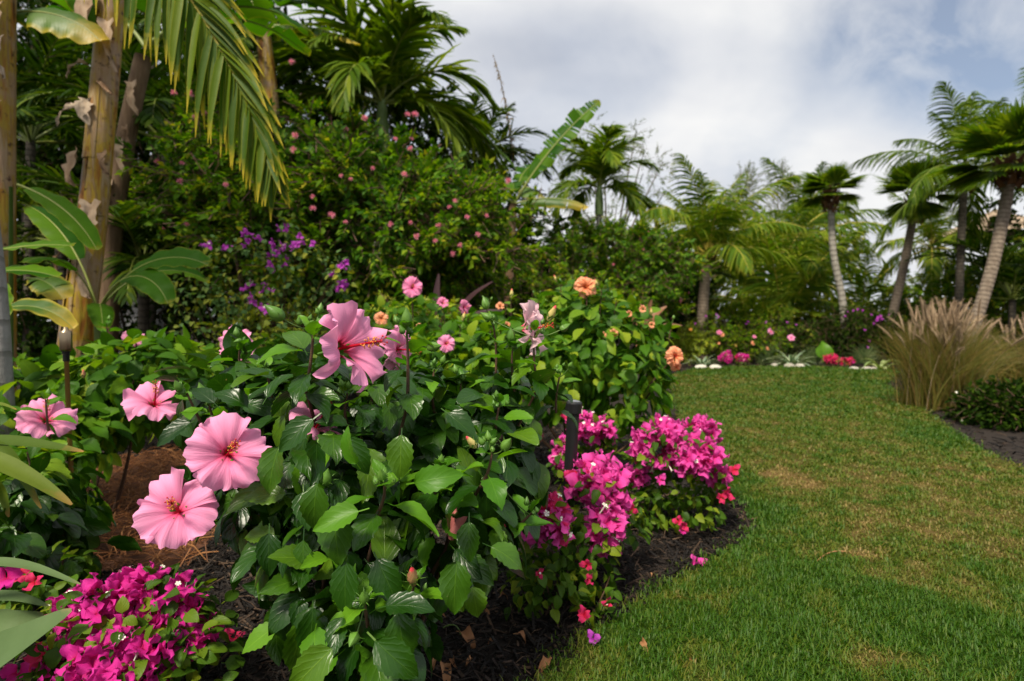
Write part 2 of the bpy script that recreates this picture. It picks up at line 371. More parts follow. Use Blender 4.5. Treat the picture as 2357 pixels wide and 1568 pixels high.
MT['fgrass'] = simplemat('fountain_grass', [(0, (.06, .085, .006)), (.4, (.12, .12, .011)), (.75, (.19, .14, .025)), (1, (.28, .17, .05))], .6, 6, transl=.3, perobj=.85)
MT['tuft'] = simplemat('grass_tuft', [(0, (.04, .09, .02)), (.6, (.09, .15, .04)), (1, (.24, .24, .10))], .6, 6, transl=.3, perobj=.85)
MT['stem'] = simplemat('brown_stem', [(0, (.045, .022, .014)), (1, (.14, .075, .04))], .7, 50, .3)
MT['stem_green'] = simplemat('green_stem', [(0, (.05, .11, .02)), (1, (.12, .20, .03))], .5, 50, .2)
MT['bark'] = simplemat('tree_bark', [(.2, (.05, .04, .03)), (.8, (.16, .13, .10))], .9, 14, .6, stretch=(1, 1, .25))
MT['rachis'] = simplemat('frond_rib', [(0, (.10, .15, .02)), (1, (.24, .26, .04))], .5, 20, .1)
MT['rachis_gold'] = simplemat('golden_frond_rib', [(0, (.30, .26, .03)), (1, (.46, .36, .05))], .5, 20, .1)
MT['shaft'] = simplemat('crownshaft', [(0, (.10, .18, .05)), (1, (.22, .30, .10))], .5, 8, .1)
MT['strand'] = simplemat('flower_strand', [(0, (.26, .30, .08)), (1, (.50, .48, .18))], .6, 20, .1)
MT['coco_trunk'] = trunkmat('coconut_trunk', (.16, .12, .09), (.33, .27, .21), (.08, .06, .045), 16)
MT['dark_trunk'] = trunkmat('dark_palm_trunk', (.05, .045, .035), (.17, .14, .11), (.03, .025, .02), 16)
MT['grey_trunk'] = trunkmat('grey_palm_trunk', (.16, .15, .14), (.28, .27, .26), (.12, .11, .10), 9, .3)
MT['pale_trunk'] = trunkmat('pale_palm_trunk', (.24, .22, .19), (.45, .42, .37), (.14, .12, .10), 10)
MT['boot'] = simplemat('leaf_base_boots', [(.2, (.07, .03, .015)), (.8, (.22, .10, .045))], .85, 22, .7, stretch=(1, 1, .35))
MT['husk'] = simplemat('dry_banana_sheath', [(.2, (.16, .085, .04)), (.5, (.33, .23, .15)), (.85, (.52, .42, .32))], .9, 16, .5, transl=.1, stretch=(2, 2, .3), ndist=.02)
MT['mulch'] = simplemat('black_mulch', [(.2, (.006, .005, .005)), (.6, (.016, .013, .012)), (.95, (.05, .04, .034))], .9, 60, .6, perobj=.6, spec=.1)
MT['chip'] = simplemat('mulch_chip', [(0, (.006, .005, .005)), (.62, (.015, .012, .010)), (.82, (.045, .030, .022)), (1, (.20, .125, .075))], .65, 70, .6, perobj=.85, stretch=(1, 1, 1), spec=.22)
MT['straw'] = simplemat('pine_straw', [(0, (.10, .035, .010)), (.6, (.28, .10, .028)), (1, (.46, .21, .07))], .7, 40, .4, perobj=.8)
MT['straw_bed'] = simplemat('pine_straw_bed', [(.2, (.035, .012, .006)), (.8, (.14, .05, .018))], .9, 30, .6, perobj=.0)
MT['litter'] = simplemat('dead_leaf', [(0, (.20, .08, .03)), (1, (.40, .20, .08))], .75, 50, .4)
MT['rock'] = simplemat('pale_rock', [(.25, (.30, .27, .22)), (.75, (.62, .59, .52))], .9, 9, .8, ndist=.03)
MT['plastic'] = simplemat('black_plastic', [(0, (.008, .008, .009)), (1, (.014, .014, .015))], .38, 30, .08)
MT['metal'] = simplemat('bright_steel', [(0, (.55, .55, .55)), (1, (.65, .65, .64))], .25, 30, .05, metal=1)
MT['brass'] = simplemat('bronzed_metal', [(0, (.30, .23, .15)), (1, (.40, .31, .20))], .32, 20, .05, metal=1)
MT['bamboo'] = simplemat('pole_varnish', [(.2, (.16, .08, .02)), (.8, (.36, .20, .06))], .4, 20, .1, stretch=(1, 1, .2))
MT['wall'] = simplemat('white_render', [(.2, (.68, .68, .68)), (.8, (.80, .80, .79))], .8, 8, .1)
MT['husk_shaded'] = simplemat('shaded_brown_sheath', [(.2, (.06, .03, .015)), (.5, (.14, .085, .045)), (.85, (.25, .17, .11))], .9, 16, .5, stretch=(2, 2, .3), ndist=.02)  # brown sheath, shade behind the thick trunk darkened into the colour
MT['palm_lime'] = leafmat('lime_palm_leaflet', [(0, (.05, .11, .004)), (.6, (.11, .18, .008)), (1, (.20, .25, .014))], .45, .35, 1, 0, .2, 0.15, midrib=.14)
MT['thatch'] = simplemat('thatch', [(0, (.16, .11, .07)), (1, (.42, .32, .22))], .9, 20, .5, perobj=.8)

# pseudo-stem of a banana: yellow-green sheaths, brown-orange dry streaks running along it
m, t = newmat('banana_stem'); MT['bstem'] = m
pos = t.n('ShaderNodeTexCoord').outputs['Object']
st = t.n('ShaderNodeMapping', {'Vector': pos, 'Scale': (1, 1, .10)}).outputs[0]
a_ = t.noise(16, st, 4, .6, .4); b_ = t.noise(34, st, 3); c_ = t.noise(5, pos, 4, .6)
col = t.ramp(a_, [(.33, (.045, .015, .005)), (.40, (.26, .10, .012)), (.48, (.33, .23, .02)), (.54, (.24, .14, .035)), (.62, (.32, .24, .13)), (.74, (.26, .105, .018))])
col = t.mix(t.m('MULTIPLY', t.m('SUBTRACT', c_, .49, clamp=True), 7, clamp=True), col, (.30, .20, .12))
col = t.mix(t.m('MULTIPLY', t.m('SUBTRACT', t.noise(22, pos, 4), .60, clamp=True), 9, clamp=True), col, (.05, .018, .01))
bp = t.n('ShaderNodeBump', {'Strength': .5, 'Distance': .02, 'Height': t.m('ADD', a_, b_)})
t.n('ShaderNodeOutputMaterial', {0: t.n('ShaderNodeBsdfPrincipled', {'Base Color': col, 'Roughness': .55, 'Specular IOR Level': .25, 'Normal': bp.outputs[0]}).outputs[0]})

# lawn blades and turf, green to straw by the mesh attribute 'dry'
def grassmat(name, blade):
    m, t = newmat(name)
    dry = t.n('ShaderNodeAttribute', attribute_name='dry').outputs['Fac']
    pos = t.n('ShaderNodeTexCoord').outputs['Object']
    f = t.m('ADD', dry, t.m('MULTIPLY', t.m('SUBTRACT', rnd(t) if blade else t.noise(60, pos, 5, .7), .5), .62), clamp=True)
    if blade:
        col = t.ramp(f, [(.0, (.036, .105, .002)), (.30, (.080, .135, .004)), (.55, (.122, .135, .010)), (.80, (.175, .145, .032)), (1, (.31, .215, .075))])
    else:
        col = t.ramp(f, [(.0, (.016, .040, .003)), (.35, (.036, .05, .006)), (.65, (.07, .055, .014)), (1, (.13, .08, .03))])
    bs = t.n('ShaderNodeBsdfPrincipled', {'Base Color': col, 'Roughness': .55 if blade else .9, 'Specular IOR Level': .35 if blade else .1})
    o = bs.outputs[0]
    if blade:
        o = t.n('ShaderNodeMixShader', {0: .3, 1: o, 2: t.n('ShaderNodeBsdfTranslucent', {'Color': t.mix(1.0, col, (1.4, 1.5, .6), 'MULTIPLY')}).outputs[0]}).outputs[0]
    t.n('ShaderNodeOutputMaterial', {0: o})
    return m
MT['blade'] = grassmat('lawn_blade', True); MT['turf'] = grassmat('lawn_turf', False)
# ------------------------------------------------------------------ templates (all along +Y, face +Z)
def leafgeo(L, W, n=9, mm=4, serr=0., fold=.3, droop=.5, pet=.18, heart=.7, wav=0., seed=0, twist=0., side=0.):
    r = np.random.default_rng(seed)
    s = np.linspace(0, 1, n + 1); wd = np.sin(math.pi * np.clip(s, 0, 1) ** heart) ** .85; wd[0] = .10; wd[-1] = .0
    wd = wd * W / 2
    ang = droop * s; y = np.concatenate([[0], np.cumsum(np.cos(ang[1:]) / n)]) * L + pet * L; z = -np.concatenate([[0], np.cumsum(np.sin(ang[1:]) / n)]) * L
    v = np.linspace(-1, 1, mm + 1); ph = r.uniform(0, 6.28, 2)
    X = wd[:, None] * v; Y = np.repeat(y[:, None], mm + 1, 1); Z = z[:, None] + wd[:, None] * np.abs(v) * math.sin(fold)
    X = X * math.cos(fold)
    if serr:
        alt = np.where(np.arange(n + 1) % 2 == 1, 1 + serr, 1 - serr * .5)[:, None]
        ed = (np.abs(v) > .99)[None]; X = np.where(ed, X * alt, X); Y = np.where(ed, Y + serr * L * .10, Y)
    if wav:
        Z = Z + wav * W * np.abs(v) ** 2 * np.sin(s[:, None] * 9 + ph[0] + (v > 0) * 2.0)
    if side: X = X + side * L * s[:, None] ** 2
    if twist:
        a = twist * s[:, None]; X, Z = X * np.cos(a) - (Z - z[:, None]) * np.sin(a), z[:, None] + X * np.sin(a) + (Z - z[:, None]) * np.cos(a)
    u, vv = np.meshgrid(s, (v + 1) / 2, indexing='ij')
    g = grid(np.stack([X, Y, Z], -1), 0, np.stack([u, vv], -1))
    if pet > .02:
        k = .008 * L + .0005
        Pt = np.array([[[-k, 0, 0], [k, 0, 0]], [[-k, pet * L * 1.1, .0], [k, pet * L * 1.1, .0]]])
        g = merge([g, grid(Pt, 0, np.array([[[.1, .1], [.1, .1]], [[.1, .1], [.1, .1]]]))])
    return g
def strip(pts, wid, nrm, mm=2, fold=.0, uvk=0):
    """ribbon along pts; nrm = up vectors"""
    pts = np.asarray(pts, float); n = len(pts); tg = unit(np.gradient(pts, axis=0)); x = unit(np.cross(tg, nrm)); z = np.cross(x, tg)
    v = np.linspace(-1, 1, mm + 1); wd = np.asarray(wid)[:, None, None] / 2
    Pt = pts[:, None] + x[:, None] * v[None, :, None] * wd * math.cos(fold) + z[:, None] * np.abs(v)[None, :, None] * wd * math.sin(fold)
    u, vv = np.meshgrid(np.linspace(0, 1, n), (v + 1) / 2, indexing='ij')
    return grid(Pt, 0, np.stack([u, vv], -1))
def pinnate(L, e0, bend, nl, ll, lw, ldroop=.9, seed=0, vup=.35, base=.14, ang0=1.15, ang1=.45, mess=.08, rw=.018, segs=4, lat=0.):
    """feather frond growing out along +Y from elevation e0 and bending down; material 0 leaflets, 1 rib"""
    r = np.random.default_rng(seed); n = 16; s = np.linspace(0, 1, n)
    e = e0 - bend * s ** 1.2; st = L / (n - 1)
    y = np.concatenate([[0], np.cumsum(np.cos(e[:-1]) * st)]); z = np.concatenate([[0], np.cumsum(np.sin(e[:-1]) * st)])
    rach = np.stack([lat * L * s ** 2, y, z], 1)
    gs = [tube(rach, np.linspace(rw, rw * .2, n), 4, 1, False)]
    for q in np.linspace(base, .995, nl):
        c = np.array([np.interp(q, s, rach[:, k]) for k in range(3)])
        a = np.interp(q, s, e); tg = np.array((lat * 2 * q, math.cos(a), math.sin(a))); tg /= np.linalg.norm(tg); up = np.array((0, -math.sin(a), math.cos(a)))
        p = math.sin(math.pi * (.16 + .80 * q)) ** .7 * ll
        for sd_ in (-1, 1):
            al = ang0 + (ang1 - ang0) * q + r.normal(0, mess); vu = vup + r.normal(0, mess * 1.6)
            d = math.cos(al) * tg + math.sin(al) * (sd_ * np.array((1., 0, 0)) * math.cos(vu) + up * math.sin(vu))
            lp = p * r.uniform(.85, 1.1); pts = [c]; dd = d.copy()
            for k in range(segs):
                dd = unit(dd + np.array((0, 0, -1.)) * ldroop * r.uniform(.7, 1.3) / segs); pts.append(pts[-1] + dd * lp / segs)
            wd = lw * np.array([.6, 1, .9, .6, .06, .02])[:segs + 1] if segs == 4 else lw * np.array([.7, 1, .65, .05])[:segs + 1]
            gs.append(strip(pts, wd, up + .3 * r.normal(size=3), 1))
    return merge(gs)
def fanleaf(pet, Rr, n=26, seed=0, spread=1.9, e0=.3, droop=.8):
    r = np.random.default_rng(seed); gs = []
    end = np.array((0, pet * math.cos(e0), pet * math.sin(e0)))
    gs.append(tube(curve((0, 0, 0), end * .5 + np.array((0, 0, .05)), end, 6), .014, 4, 1, False))
    for i in range(n):
        a = (i / (n - 1) - .5) * 2 * spread * .62; rr = Rr * (1 - .22 * abs(a) / spread) * r.uniform(.9, 1.05)
        dd = np.array((math.sin(a), math.cos(a) * math.cos(e0), math.cos(a) * math.sin(e0) - .30 * abs(math.sin(a)) * math.sin(max(0, e0)) + .05)); pts = [end]
        for k in range(5):
            dd = unit(dd + np.array((0, 0, -1.)) * droop * (.01 if k < 2 else .13) * r.uniform(.6, 1.4)); pts.append(pts[-1] + dd * rr / 5)
        wd = np.array([.010, .060, .085, .065, .032, .002]) * Rr / .8
        gs.append(strip(pts, wd, np.array((0, -math.sin(e0), math.cos(e0))) + .15 * r.normal(size=3), 1))
    return merge(gs)
def bananaleaf(L, W, pet, e0, bend, tears=5, seed=0, vf=.35, nseg=30, drop=.5, twist=0.):
    """paddle leaf: thick rib, two half blades cut into strips where the wind tore them"""
    r = np.random.default_rng(seed); n = nseg + 1; s = np.linspace(0, 1, n); T_ = L + pet
    q = np.linspace(0, 1, 40); e = e0 - bend * q ** 1.3; st = T_ / 39
    yy = np.concatenate([[0], np.cumsum(np.cos(e[:-1]) * st)]); zz = np.concatenate([[0], np.cumsum(np.sin(e[:-1]) * st)])
    gs = [tube(np.stack([0 * yy, yy, zz], 1), np.linspace(.022, .004, 40) * (L / 1.4), 5, 1, False)]
    qs = pet / T_ + s * L / T_; cy, cz, ce = np.interp(qs, q, yy), np.interp(qs, q, zz), np.interp(qs, q, e)
    wd = W / 2 * np.clip(np.sin(math.pi * (s * .93 + .035)), 0, 1) ** .45 * (1 - .15 * s); wd[-1] *= .2
    for sd_ in (-1, 1):
        cuts = sorted(r.choice(np.arange(3, n - 2), tears, replace=False)) if tears else []
        b = [0] + list(cuts) + [n - 1]
        for a0, a1 in zip(b[:-1], b[1:]):
            f = vf + r.normal(0, .12) * (1 if tears else .3); dr = drop * (r.uniform(.3, 1.3)); i = np.arange(a0, a1 + 1); v = np.linspace(0, 1, 5)
            sh = 0.0 if a1 == n - 1 else .028
            f2 = f - dr * v[None, :] ** 1.4 * 1.6
            dx = np.cumsum(np.concatenate([np.zeros((1, 1)), np.cos(f2[:, 1:]) / 4], 1), 1); dz = np.cumsum(np.concatenate([np.zeros((1, 1)), np.sin(f2[:, 1:]) / 4], 1), 1)
            ww = wd[i][:, None] * (1 + .015 * r.normal(size=(len(i), 1)))
            fw = .18 * v[None, :] * ww                            # veins sweep a little towards the tip
            X = sd_ * ww * dx; up = ww * dz + .035 * W * np.sin(i[:, None] * .9) * v ** 2
            X, up = X * math.cos(twist) + up * math.sin(twist), up * math.cos(twist) - X * math.sin(twist)
            Y = cy[i][:, None] + np.cos(ce[i])[:, None] * fw - np.sin(ce[i])[:, None] * up
            Z = cz[i][:, None] + np.sin(ce[i])[:, None] * fw + np.cos(ce[i])[:, None] * up
            if len(i) > 1: Y[-1] -= sh * v * np.cos(ce[i[-1]])
            uu = np.repeat(s[i][:, None], 5, 1); vv = .5 + sd_ * .5 * np.repeat(v[None], len(i), 0)
            gs.append(grid(np.stack([X, Y, Z], -1), 0, np.stack([uu, vv], -1)))
    return merge(gs)
# --- hibiscus flower (axis +Z, radius about 1 petal length)
def petalgeo(L=.062, seed=0, wide=.52, ruf=.10, cup=.30, rec=.25):
    r = np.random.default_rng(seed); nu, nv = 16, 15; u = np.linspace(0, 1, nu)[:, None]; v = np.linspace(-1, 1, nv)[None]
    h = L * (.05 + wide * np.clip((u - .05) / .95, 0, 1) ** .85) * np.sqrt(np.clip(1 - np.clip((u - .76) / .36, 0, 1) ** 2.4, .0, 1))
    rad = L * (.05 + .95 * u ** 1.1) * (1 - .20 * v ** 2 * u ** 2) + L * .035 * u ** 4 * (np.sin(v * 11 + r.uniform(0, 6)) + .6 * np.sin(v * 19 + r.uniform(0, 6)))
    zc = -L * cup * (1 - u) ** 2.2 - L * rec * u ** 2.6 + L * .10 * u
    X = h * v + L * r.normal(0, .07) * u ** 2; Z = zc + L * .16 * v * u ** .8
    Z = Z + L * ruf * u ** 3 * (np.sin(v * 5.2 + r.uniform(0, 6)) * .8 + .5 * np.sin(v * 10.5 + r.uniform(0, 6))) * (.35 + np.abs(v)) + L * .05 * np.sin(u * 5 + r.uniform(0, 6)) * v
    Z = Z - L * .05 * np.exp(-(v / .12) ** 2) * (1 - u)
    u2, v2 = np.meshgrid(np.linspace(0, 1, nu), np.linspace(0, 1, nv), indexing='ij')
    return grid(np.stack([X, np.broadcast_to(rad, X.shape), Z], -1), 0, np.stack([u2, v2], -1))
def stamengeo(L=.043, seed=0):
    r = np.random.default_rng(seed); c = curve((0, 0, -.018), (.001, .0, L * .5), (.006, .004, L), 9)
    gs = [tube(c, np.linspace(.0024, .0012, 9), 6, 0)]
    for i in range(46):
        f = r.uniform(.5, .96); p = np.array([np.interp(f, np.linspace(0, 1, 9), c[:, k]) for k in range(3)]); a = r.uniform(0, 6.28)
        d = np.array((math.cos(a), math.sin(a), r.uniform(.0, .7))); q = p + unit(d) * r.uniform(.004, .0075)
        gs.append(tube([p, q], [.0003, .0003], 3, 0, False)); gs.append(ellipsoid_geo(q, (.0011,) * 3, 4, 5, 1))
    for i in range(5):
        a = i * 1.257 + .3; q = c[-1] + np.array((math.cos(a) * .006, math.sin(a) * .006, .007))
        gs.append(tube([c[-1], q], [.0005, .0004], 3, 2, False)); gs.append(ellipsoid_geo(q, (.0015,) * 3, 5, 6, 2))
    return merge(gs)
def sepals(L, Wd, n, tilt, z0, r0, mat=0):
    gs = []
    for i in range(n):
        a = i * 2 * math.pi / n; o = np.array((math.cos(a), math.sin(a), 0)); s = np.linspace(0, 1, 5)
        pts = np.array([o * (r0 + L * math.sin(tilt * q) * q) + np.array((0, 0, z0 + L * math.cos(tilt * q * .8) * q)) for q in s])
        g = strip(pts, Wd * np.array([.8, 1, .8, .45, .03]), o + np.array((0, 0, .2)), 2, .3); g.M[:] = mat; gs.append(g)
    return merge(gs)
def calyxgeo():
    return merge([lathe([(.0015, -.055), (.002, -.045), (.006, -.040), (.0085, -.03), (.0085, -.018)], 10, 0), sepals(.012, .008, 5, .5, -.02, .008, 0),
                  sepals(.013, .0018, 7, 1.0, -.041, .004, 0)])
def budgeo(kind, seed=0):
    """closed bud pointing +Z, its foot at the origin; 0 calyx, 1 rolled petals, 2 tip"""
    L = {'green': .030, 'colour': .050, 'small': .018}[kind]
    rb = {'green': .0085, 'colour': .0095, 'small': .0055}[kind]
    gs = [sepals(L * .62, .0022, 7, 1.0, .0, .003, 0)]
    if kind == 'colour':
        a = np.linspace(0, 2 * math.pi, 13); z = np.linspace(0, 1, 10)
        prof = np.array([.5, .85, 1, 1.05, 1, .92, .8, .62, .42, .12]) * rb
        tw = z[:, None] * 1.7
        Pt = np.stack([prof[:, None] * (1 + .14 * np.cos(5 * a + tw * 3)) * np.cos(a + tw), prof[:, None] * (1 + .14 * np.cos(5 * a + tw * 3)) * np.sin(a + tw), np.repeat(z[:, None] * L, 13, 1)], -1)
        g = grid(Pt, 1); g.M[len(g.T) // 2 * 0:] = 1
        cen = g.V[g.T].mean(1)[:, 2] / L; g.M[cen > .84] = 2
        gs += [g, lathe([(.003, 0), (rb * .8, L * .10), (rb * 1.08, L * .3)], 9, 0), sepals(L * .24, rb * .95, 5, .35, L * .26, rb * 1.0, 0)]
    else:
        a = np.linspace(0, 2 * math.pi, 11); z = np.linspace(0, 1, 8); prof = np.array([.45, .9, 1, .95, .8, .55, .28, .02]) * rb
        Pt = np.stack([prof[:, None] * (1 + .10 * np.cos(5 * a)) * np.cos(a), prof[:, None] * (1 + .10 * np.cos(5 * a)) * np.sin(a), np.repeat(z[:, None] * L, 11, 1)], -1)
        gs.append(grid(Pt, 0))
    return merge(gs)
def spentgeo():
    a = np.linspace(0, 2 * math.pi, 13); z = np.linspace(0, 1, 12)
    prof = np.array([.006, .008, .009, .010, .0115, .0125, .012, .010, .0095, .010, .009, .004])
    tw = z[:, None] * 2.2
    Pt = np.stack([prof[:, None] * (1 + .16 * np.cos(5 * a + tw * 2)) * np.cos(a + tw), prof[:, None] * (1 + .16 * np.cos(5 * a + tw * 2)) * np.sin(a + tw), np.repeat(z[:, None] * .07, 13, 1)], -1)
    return merge([grid(Pt, 1), lathe([(.0015, -.02), (.003, -.012), (.008, -.003), (.009, .012)], 9, 0), sepals(.012, .007, 5, .3, .01, .009, 0)])
def bractgeo(seed=0, s=.030, white=True):
    """three papery bracts round a small white flower, opening along +Z"""
    r = np.random.default_rng(seed); gs = []
    for i in range(3):
        a = i * 2.094 + r.uniform(-.25, .25); lf = leafgeo(s * r.uniform(.9, 1.12), s * .86, 6, 4, 0, -.35 + r.uniform(-.2, .2), r.uniform(-.3, .9), 0.02, .72, .22, int(r.integers(1e6)))
        op = r.uniform(.45, 1.0)
        A = frames([[0, 0, 0]], [[math.cos(a) * math.sin(op), math.sin(a) * math.sin(op), math.cos(op)]], [[-math.cos(a) * math.cos(op), -math.sin(a) * math.cos(op), math.sin(op)]])[0]
        gs.append(lf.xf(A))
    g = merge(gs)
    if white:
        h = s * .75; st = [tube([(0, 0, .002), (.001, 0, h)], [.0012, .0014], 5, 1, False)]
        for i in range(5):
            a = i * 1.257; q = np.array((math.cos(a), math.sin(a), .15))
            st.append(Geo(np.array([(0, 0, h), q * .0042 + (0, 0, h) + np.array((-math.sin(a), math.cos(a), 0)) * .0022, q * .0056 + (0, 0, h), q * .0042 + (0, 0, h) - np.array((-math.sin(a), math.cos(a), 0)) * .0022]),
                          [(0, 1, 2), (0, 2, 3)], None, 1))
        g = merge([g] + st)
    return g
def puffgeo(seed=0, s=.032):
    r = np.random.default_rng(seed); gs = []
    d = unit(r.normal(size=(70, 3)) * np.array((1, 1, .8)) + np.array((0, 0, .55)))
    for k in d:
        x = unit(np.cross(k, r.normal(size=3))) * s * .035; L = s * r.uniform(.8, 1.1)
        gs.append(Geo([(0, 0, 0) - x, x, k * L + x * 1.4, k * L - x * 1.4], [(0, 1, 2), (0, 2, 3)]))
    return merge(gs)

TPL, MESHES = {}, {}
for i in range(6):
    r_ = np.random.default_rng(100 + i)
    TPL['hib', i] = leafgeo(.077, r_.uniform(.040, .050), 14, 4, .09, r_.uniform(.12, .4), r_.uniform(.35, 1.1), r_.uniform(.15, .3), r_.uniform(.62, .76), r_.uniform(.02, .09), i, r_.uniform(-.5, .5), r_.uniform(-.1, .1))
    TPL['hibs', i] = leafgeo(.085, r_.uniform(.044, .056), 7, 2, .0, r_.uniform(.12, .4), r_.uniform(.3, 1.), .2, .72, 0, i, r_.uniform(-.4, .4))
    TPL['boug', i] = leafgeo(.036, r_.uniform(.022, .028), 6, 4, 0, r_.uniform(.1, .5), r_.uniform(.2, .9), .18, .68, .05, i, r_.uniform(-.4, .4))
    TPL['small', i] = leafgeo(.05, r_.uniform(.02, .028), 3, 2, 0, .25, r_.uniform(.2, .8), .1, .8, 0, i)
    TPL['bract', i] = bractgeo(i, .030, i == 0)
    TPL['puff', i] = puffgeo(i)
def leafspray(n, L, ll, lw, seed):
    """twig with many leaflets, for crowns that are too far off to tell the leaves apart"""
    r = np.random.default_rng(seed); gs = [tube(curve((0, 0, 0), (r.normal(0, .05), L * .5, r.normal(0, .05)), (r.normal(0, .08), L, -L * .2), 3), .003, 3, 1, False)]
    w_ = lw / 2; k = Geo([(0, 0, 0), (-w_, ll * .45, lw * .14), (w_, ll * .45, lw * .14), (0, ll * .45, -lw * .04), (0, ll, -ll * .18)], [(0, 2, 3), (0, 3, 1), (3, 2, 4), (3, 4, 1)], [(0, .5), (.45, 0), (.45, 1), (.45, .5), (1, .5)])
    f = r.uniform(.1, 1, n); a = r.uniform(0, 6.28, n)
    d = np.stack([np.cos(a), np.full(n, .7), np.sin(a) * .5 - .25], 1); nn = np.stack([r.normal(0, .5, n), r.normal(0, .4, n), np.ones(n)], 1)
    p = np.stack([np.zeros(n), f * L, -f * f * L * .2], 1)
    gs.append(scatter(k, frames(p, d, nn, r.uniform(.7, 1.2, n))))
    return merge(gs)
for i in range(4):
    TPL['spray', i] = leafspray(11, .28, .11, .055, i)
    TPL['fine', i] = leafspray(18, .26, .055, .018, i + 20)
    TPL['tiny', i] = leafspray(14, .16, .05, .024, i + 40)
def M_(key, mats, name=None):
    k = (key, tuple(m.name for m in mats))
    if k not in MESHES: MESHES[k] = mesh(name or key[0] + '_mesh', TPL[key], list(mats))
    return MESHES[k]

# ------------------------------------------------------------------ the ground
def inpoly(x, y, poly):
    ins = np.zeros(x.shape, bool); j = len(poly) - 1
    for i in range(len(poly)):
        xi, yi = poly[i]; xj, yj = poly[j]
        ins ^= ((yi > y) != (yj > y)) & (x < (xj - xi) * (y - yi) / (yj - yi + 1e-12) + xi); j = i
    return ins
def smooth(pts, n=6):
    pts = [np.asarray(p, float)[:2] for p in pts]; out = []
    for i in range(len(pts) - 1):
        p0, p1, p2, p3 = pts[max(i - 1, 0)], pts[i], pts[i + 1], pts[min(i + 2, len(pts) - 1)]
        for q in np.linspace(0, 1, n, endpoint=False):
            out.append(.5 * ((2 * p1) + (p2 - p0) * q + (2 * p0 - 5 * p1 + 4 * p2 - p3) * q * q + (3 * p1 - p0 - 3 * p2 + p3) * q ** 3))
    return out + [pts[-1]]
BED_EDGE = smooth([(-.25, .35), (.00, .95)] + [G(*p)[:2] for p in ((1270, 1568), (1400, 1462), (1490, 1385), (1600, 1322), (1690, 1272), (1737, 1222), (1722, 1178), (1680, 1130), (1620, 1060), (1570, 980), (1545, 910), (1548, 868), (1600, 851))])
FAR_EDGE = smooth([G(*p)[:2] for p in ((1600, 851), (1700, 846), (1820, 845), (1960, 849), (2058, 853), (2062, 870), (2038, 888))])
RIGHT_EDGE = smooth([G(*p)[:2] for p in ((2038, 888), (2095, 925), (2180, 988), (2262, 1042), (2357, 1086), (2480, 1140))] + [(3.0, 2.1), (4.2, 1.2), (4.6, .35)])
LAWN = [tuple(p) for p in BED_EDGE + FAR_EDGE[1:] + RIGHT_EDGE[1:]]

g = Geo([(-250, -60, 0), (250, -60, 0), (250, 500, 0), (-250, 500, 0)], [(0, 1, 2), (0, 2, 3)])
setting('ground', mesh('ground', g, MT['mulch'], False))
def lawn_height(x, y): return .018 + .012 * vnoise(x * 1.7, y * 1.7, 5) + .006 * vnoise(x * 6, y * 6, 6)
def dryness(x, y):
    px, py, dep = project(np.stack([x, y, 0 * x], -1))
    d = .22 + .32 * (vnoise(x * 2.1 + 3, y * 1.3, 1) - .35) * .7 + .40 * (vnoise(x * 6.5, y * 5.0, 2) - .5) + .55 * (vnoise(x * 19, y * 16, 3) - .5) + .35 * (vnoise(x * 47, y * 41, 4) - .5)
    for cx, cy, rx, ry, a in WORN:
        q = ((x - cx) / rx) ** 2 + ((y - cy) / ry) ** 2; d = d + a * np.exp(-q)
    return np.clip(d, 0, 1)
# worn and lusher places of this lawn: (picture position on the ground, size in m, how dry)
WORN = []
for px, py, rx, ry, a in ((1790, 1105, .10, .10, .8), (1850, 1130, .12, .06, .45), (1960, 1285, .12, .07, .36), (2060, 1335, .14, .05, .22), (2030, 1545, .10, .05, .85), (1900, 1010, .9, .9, .14), (2150, 1120, .7, .5, .16),
                          (2250, 1250, .5, .25, .16), (1700, 900, 1.2, .8, .12), (2330, 1400, .3, .25, .10), (1620, 1440, .25, .14, -.24), (2200, 1470, .25, .15, -.26), (1780, 1190, .16, .14, -.28), (1800, 1320, .2, .1, -.22), (1720, 1100, .1, .2, -.2),
                          (1560, 1400, .10, .03, .45), (1760, 1300, .05, .05, .2), (2180, 1010, .25, .5, -.4), (1900, 855, 3, .5, -.2), (1900, 1000, 1.2, 1.4, .10), (1750, 1510, .8, .22, -.14), (1660, 1230, .10, .35, -.25), (2040, 890, .3, .6, -.3), (1880, 1000, .3, .2, -.15)):
    c = G(px, py); WORN.append((c[0], c[1], rx, ry, a))
st = .05; xs = np.arange(-1, 8.2, st); ys = np.arange(.3, 10.2, st)
X, Y = np.meshgrid(xs, ys, indexing='ij'); ids = np.arange(X.size).reshape(X.shape)
cx, cy = X[:-1, :-1] + st / 2, Y[:-1, :-1] + st / 2; ok = inpoly(cx, cy, LAWN)
a, b, c, d = ids[:-1, :-1][ok], ids[1:, :-1][ok], ids[1:, 1:][ok], ids[:-1, 1:][ok]
T = np.vstack([np.stack([a, b, c], 1), np.stack([a, c, d], 1)]); us, inv = np.unique(T, return_inverse=True)
xy = np.stack([X.ravel()[us], Y.ravel()[us]], 1)
g = Geo(np.column_stack([xy, lawn_height(xy[:, 0], xy[:, 1]) - .004]), inv.reshape(-1, 3))
setting('lawn', mesh('lawn', g, MT['turf'], True, {'dry': dryness(xy[:, 0], xy[:, 1])}))

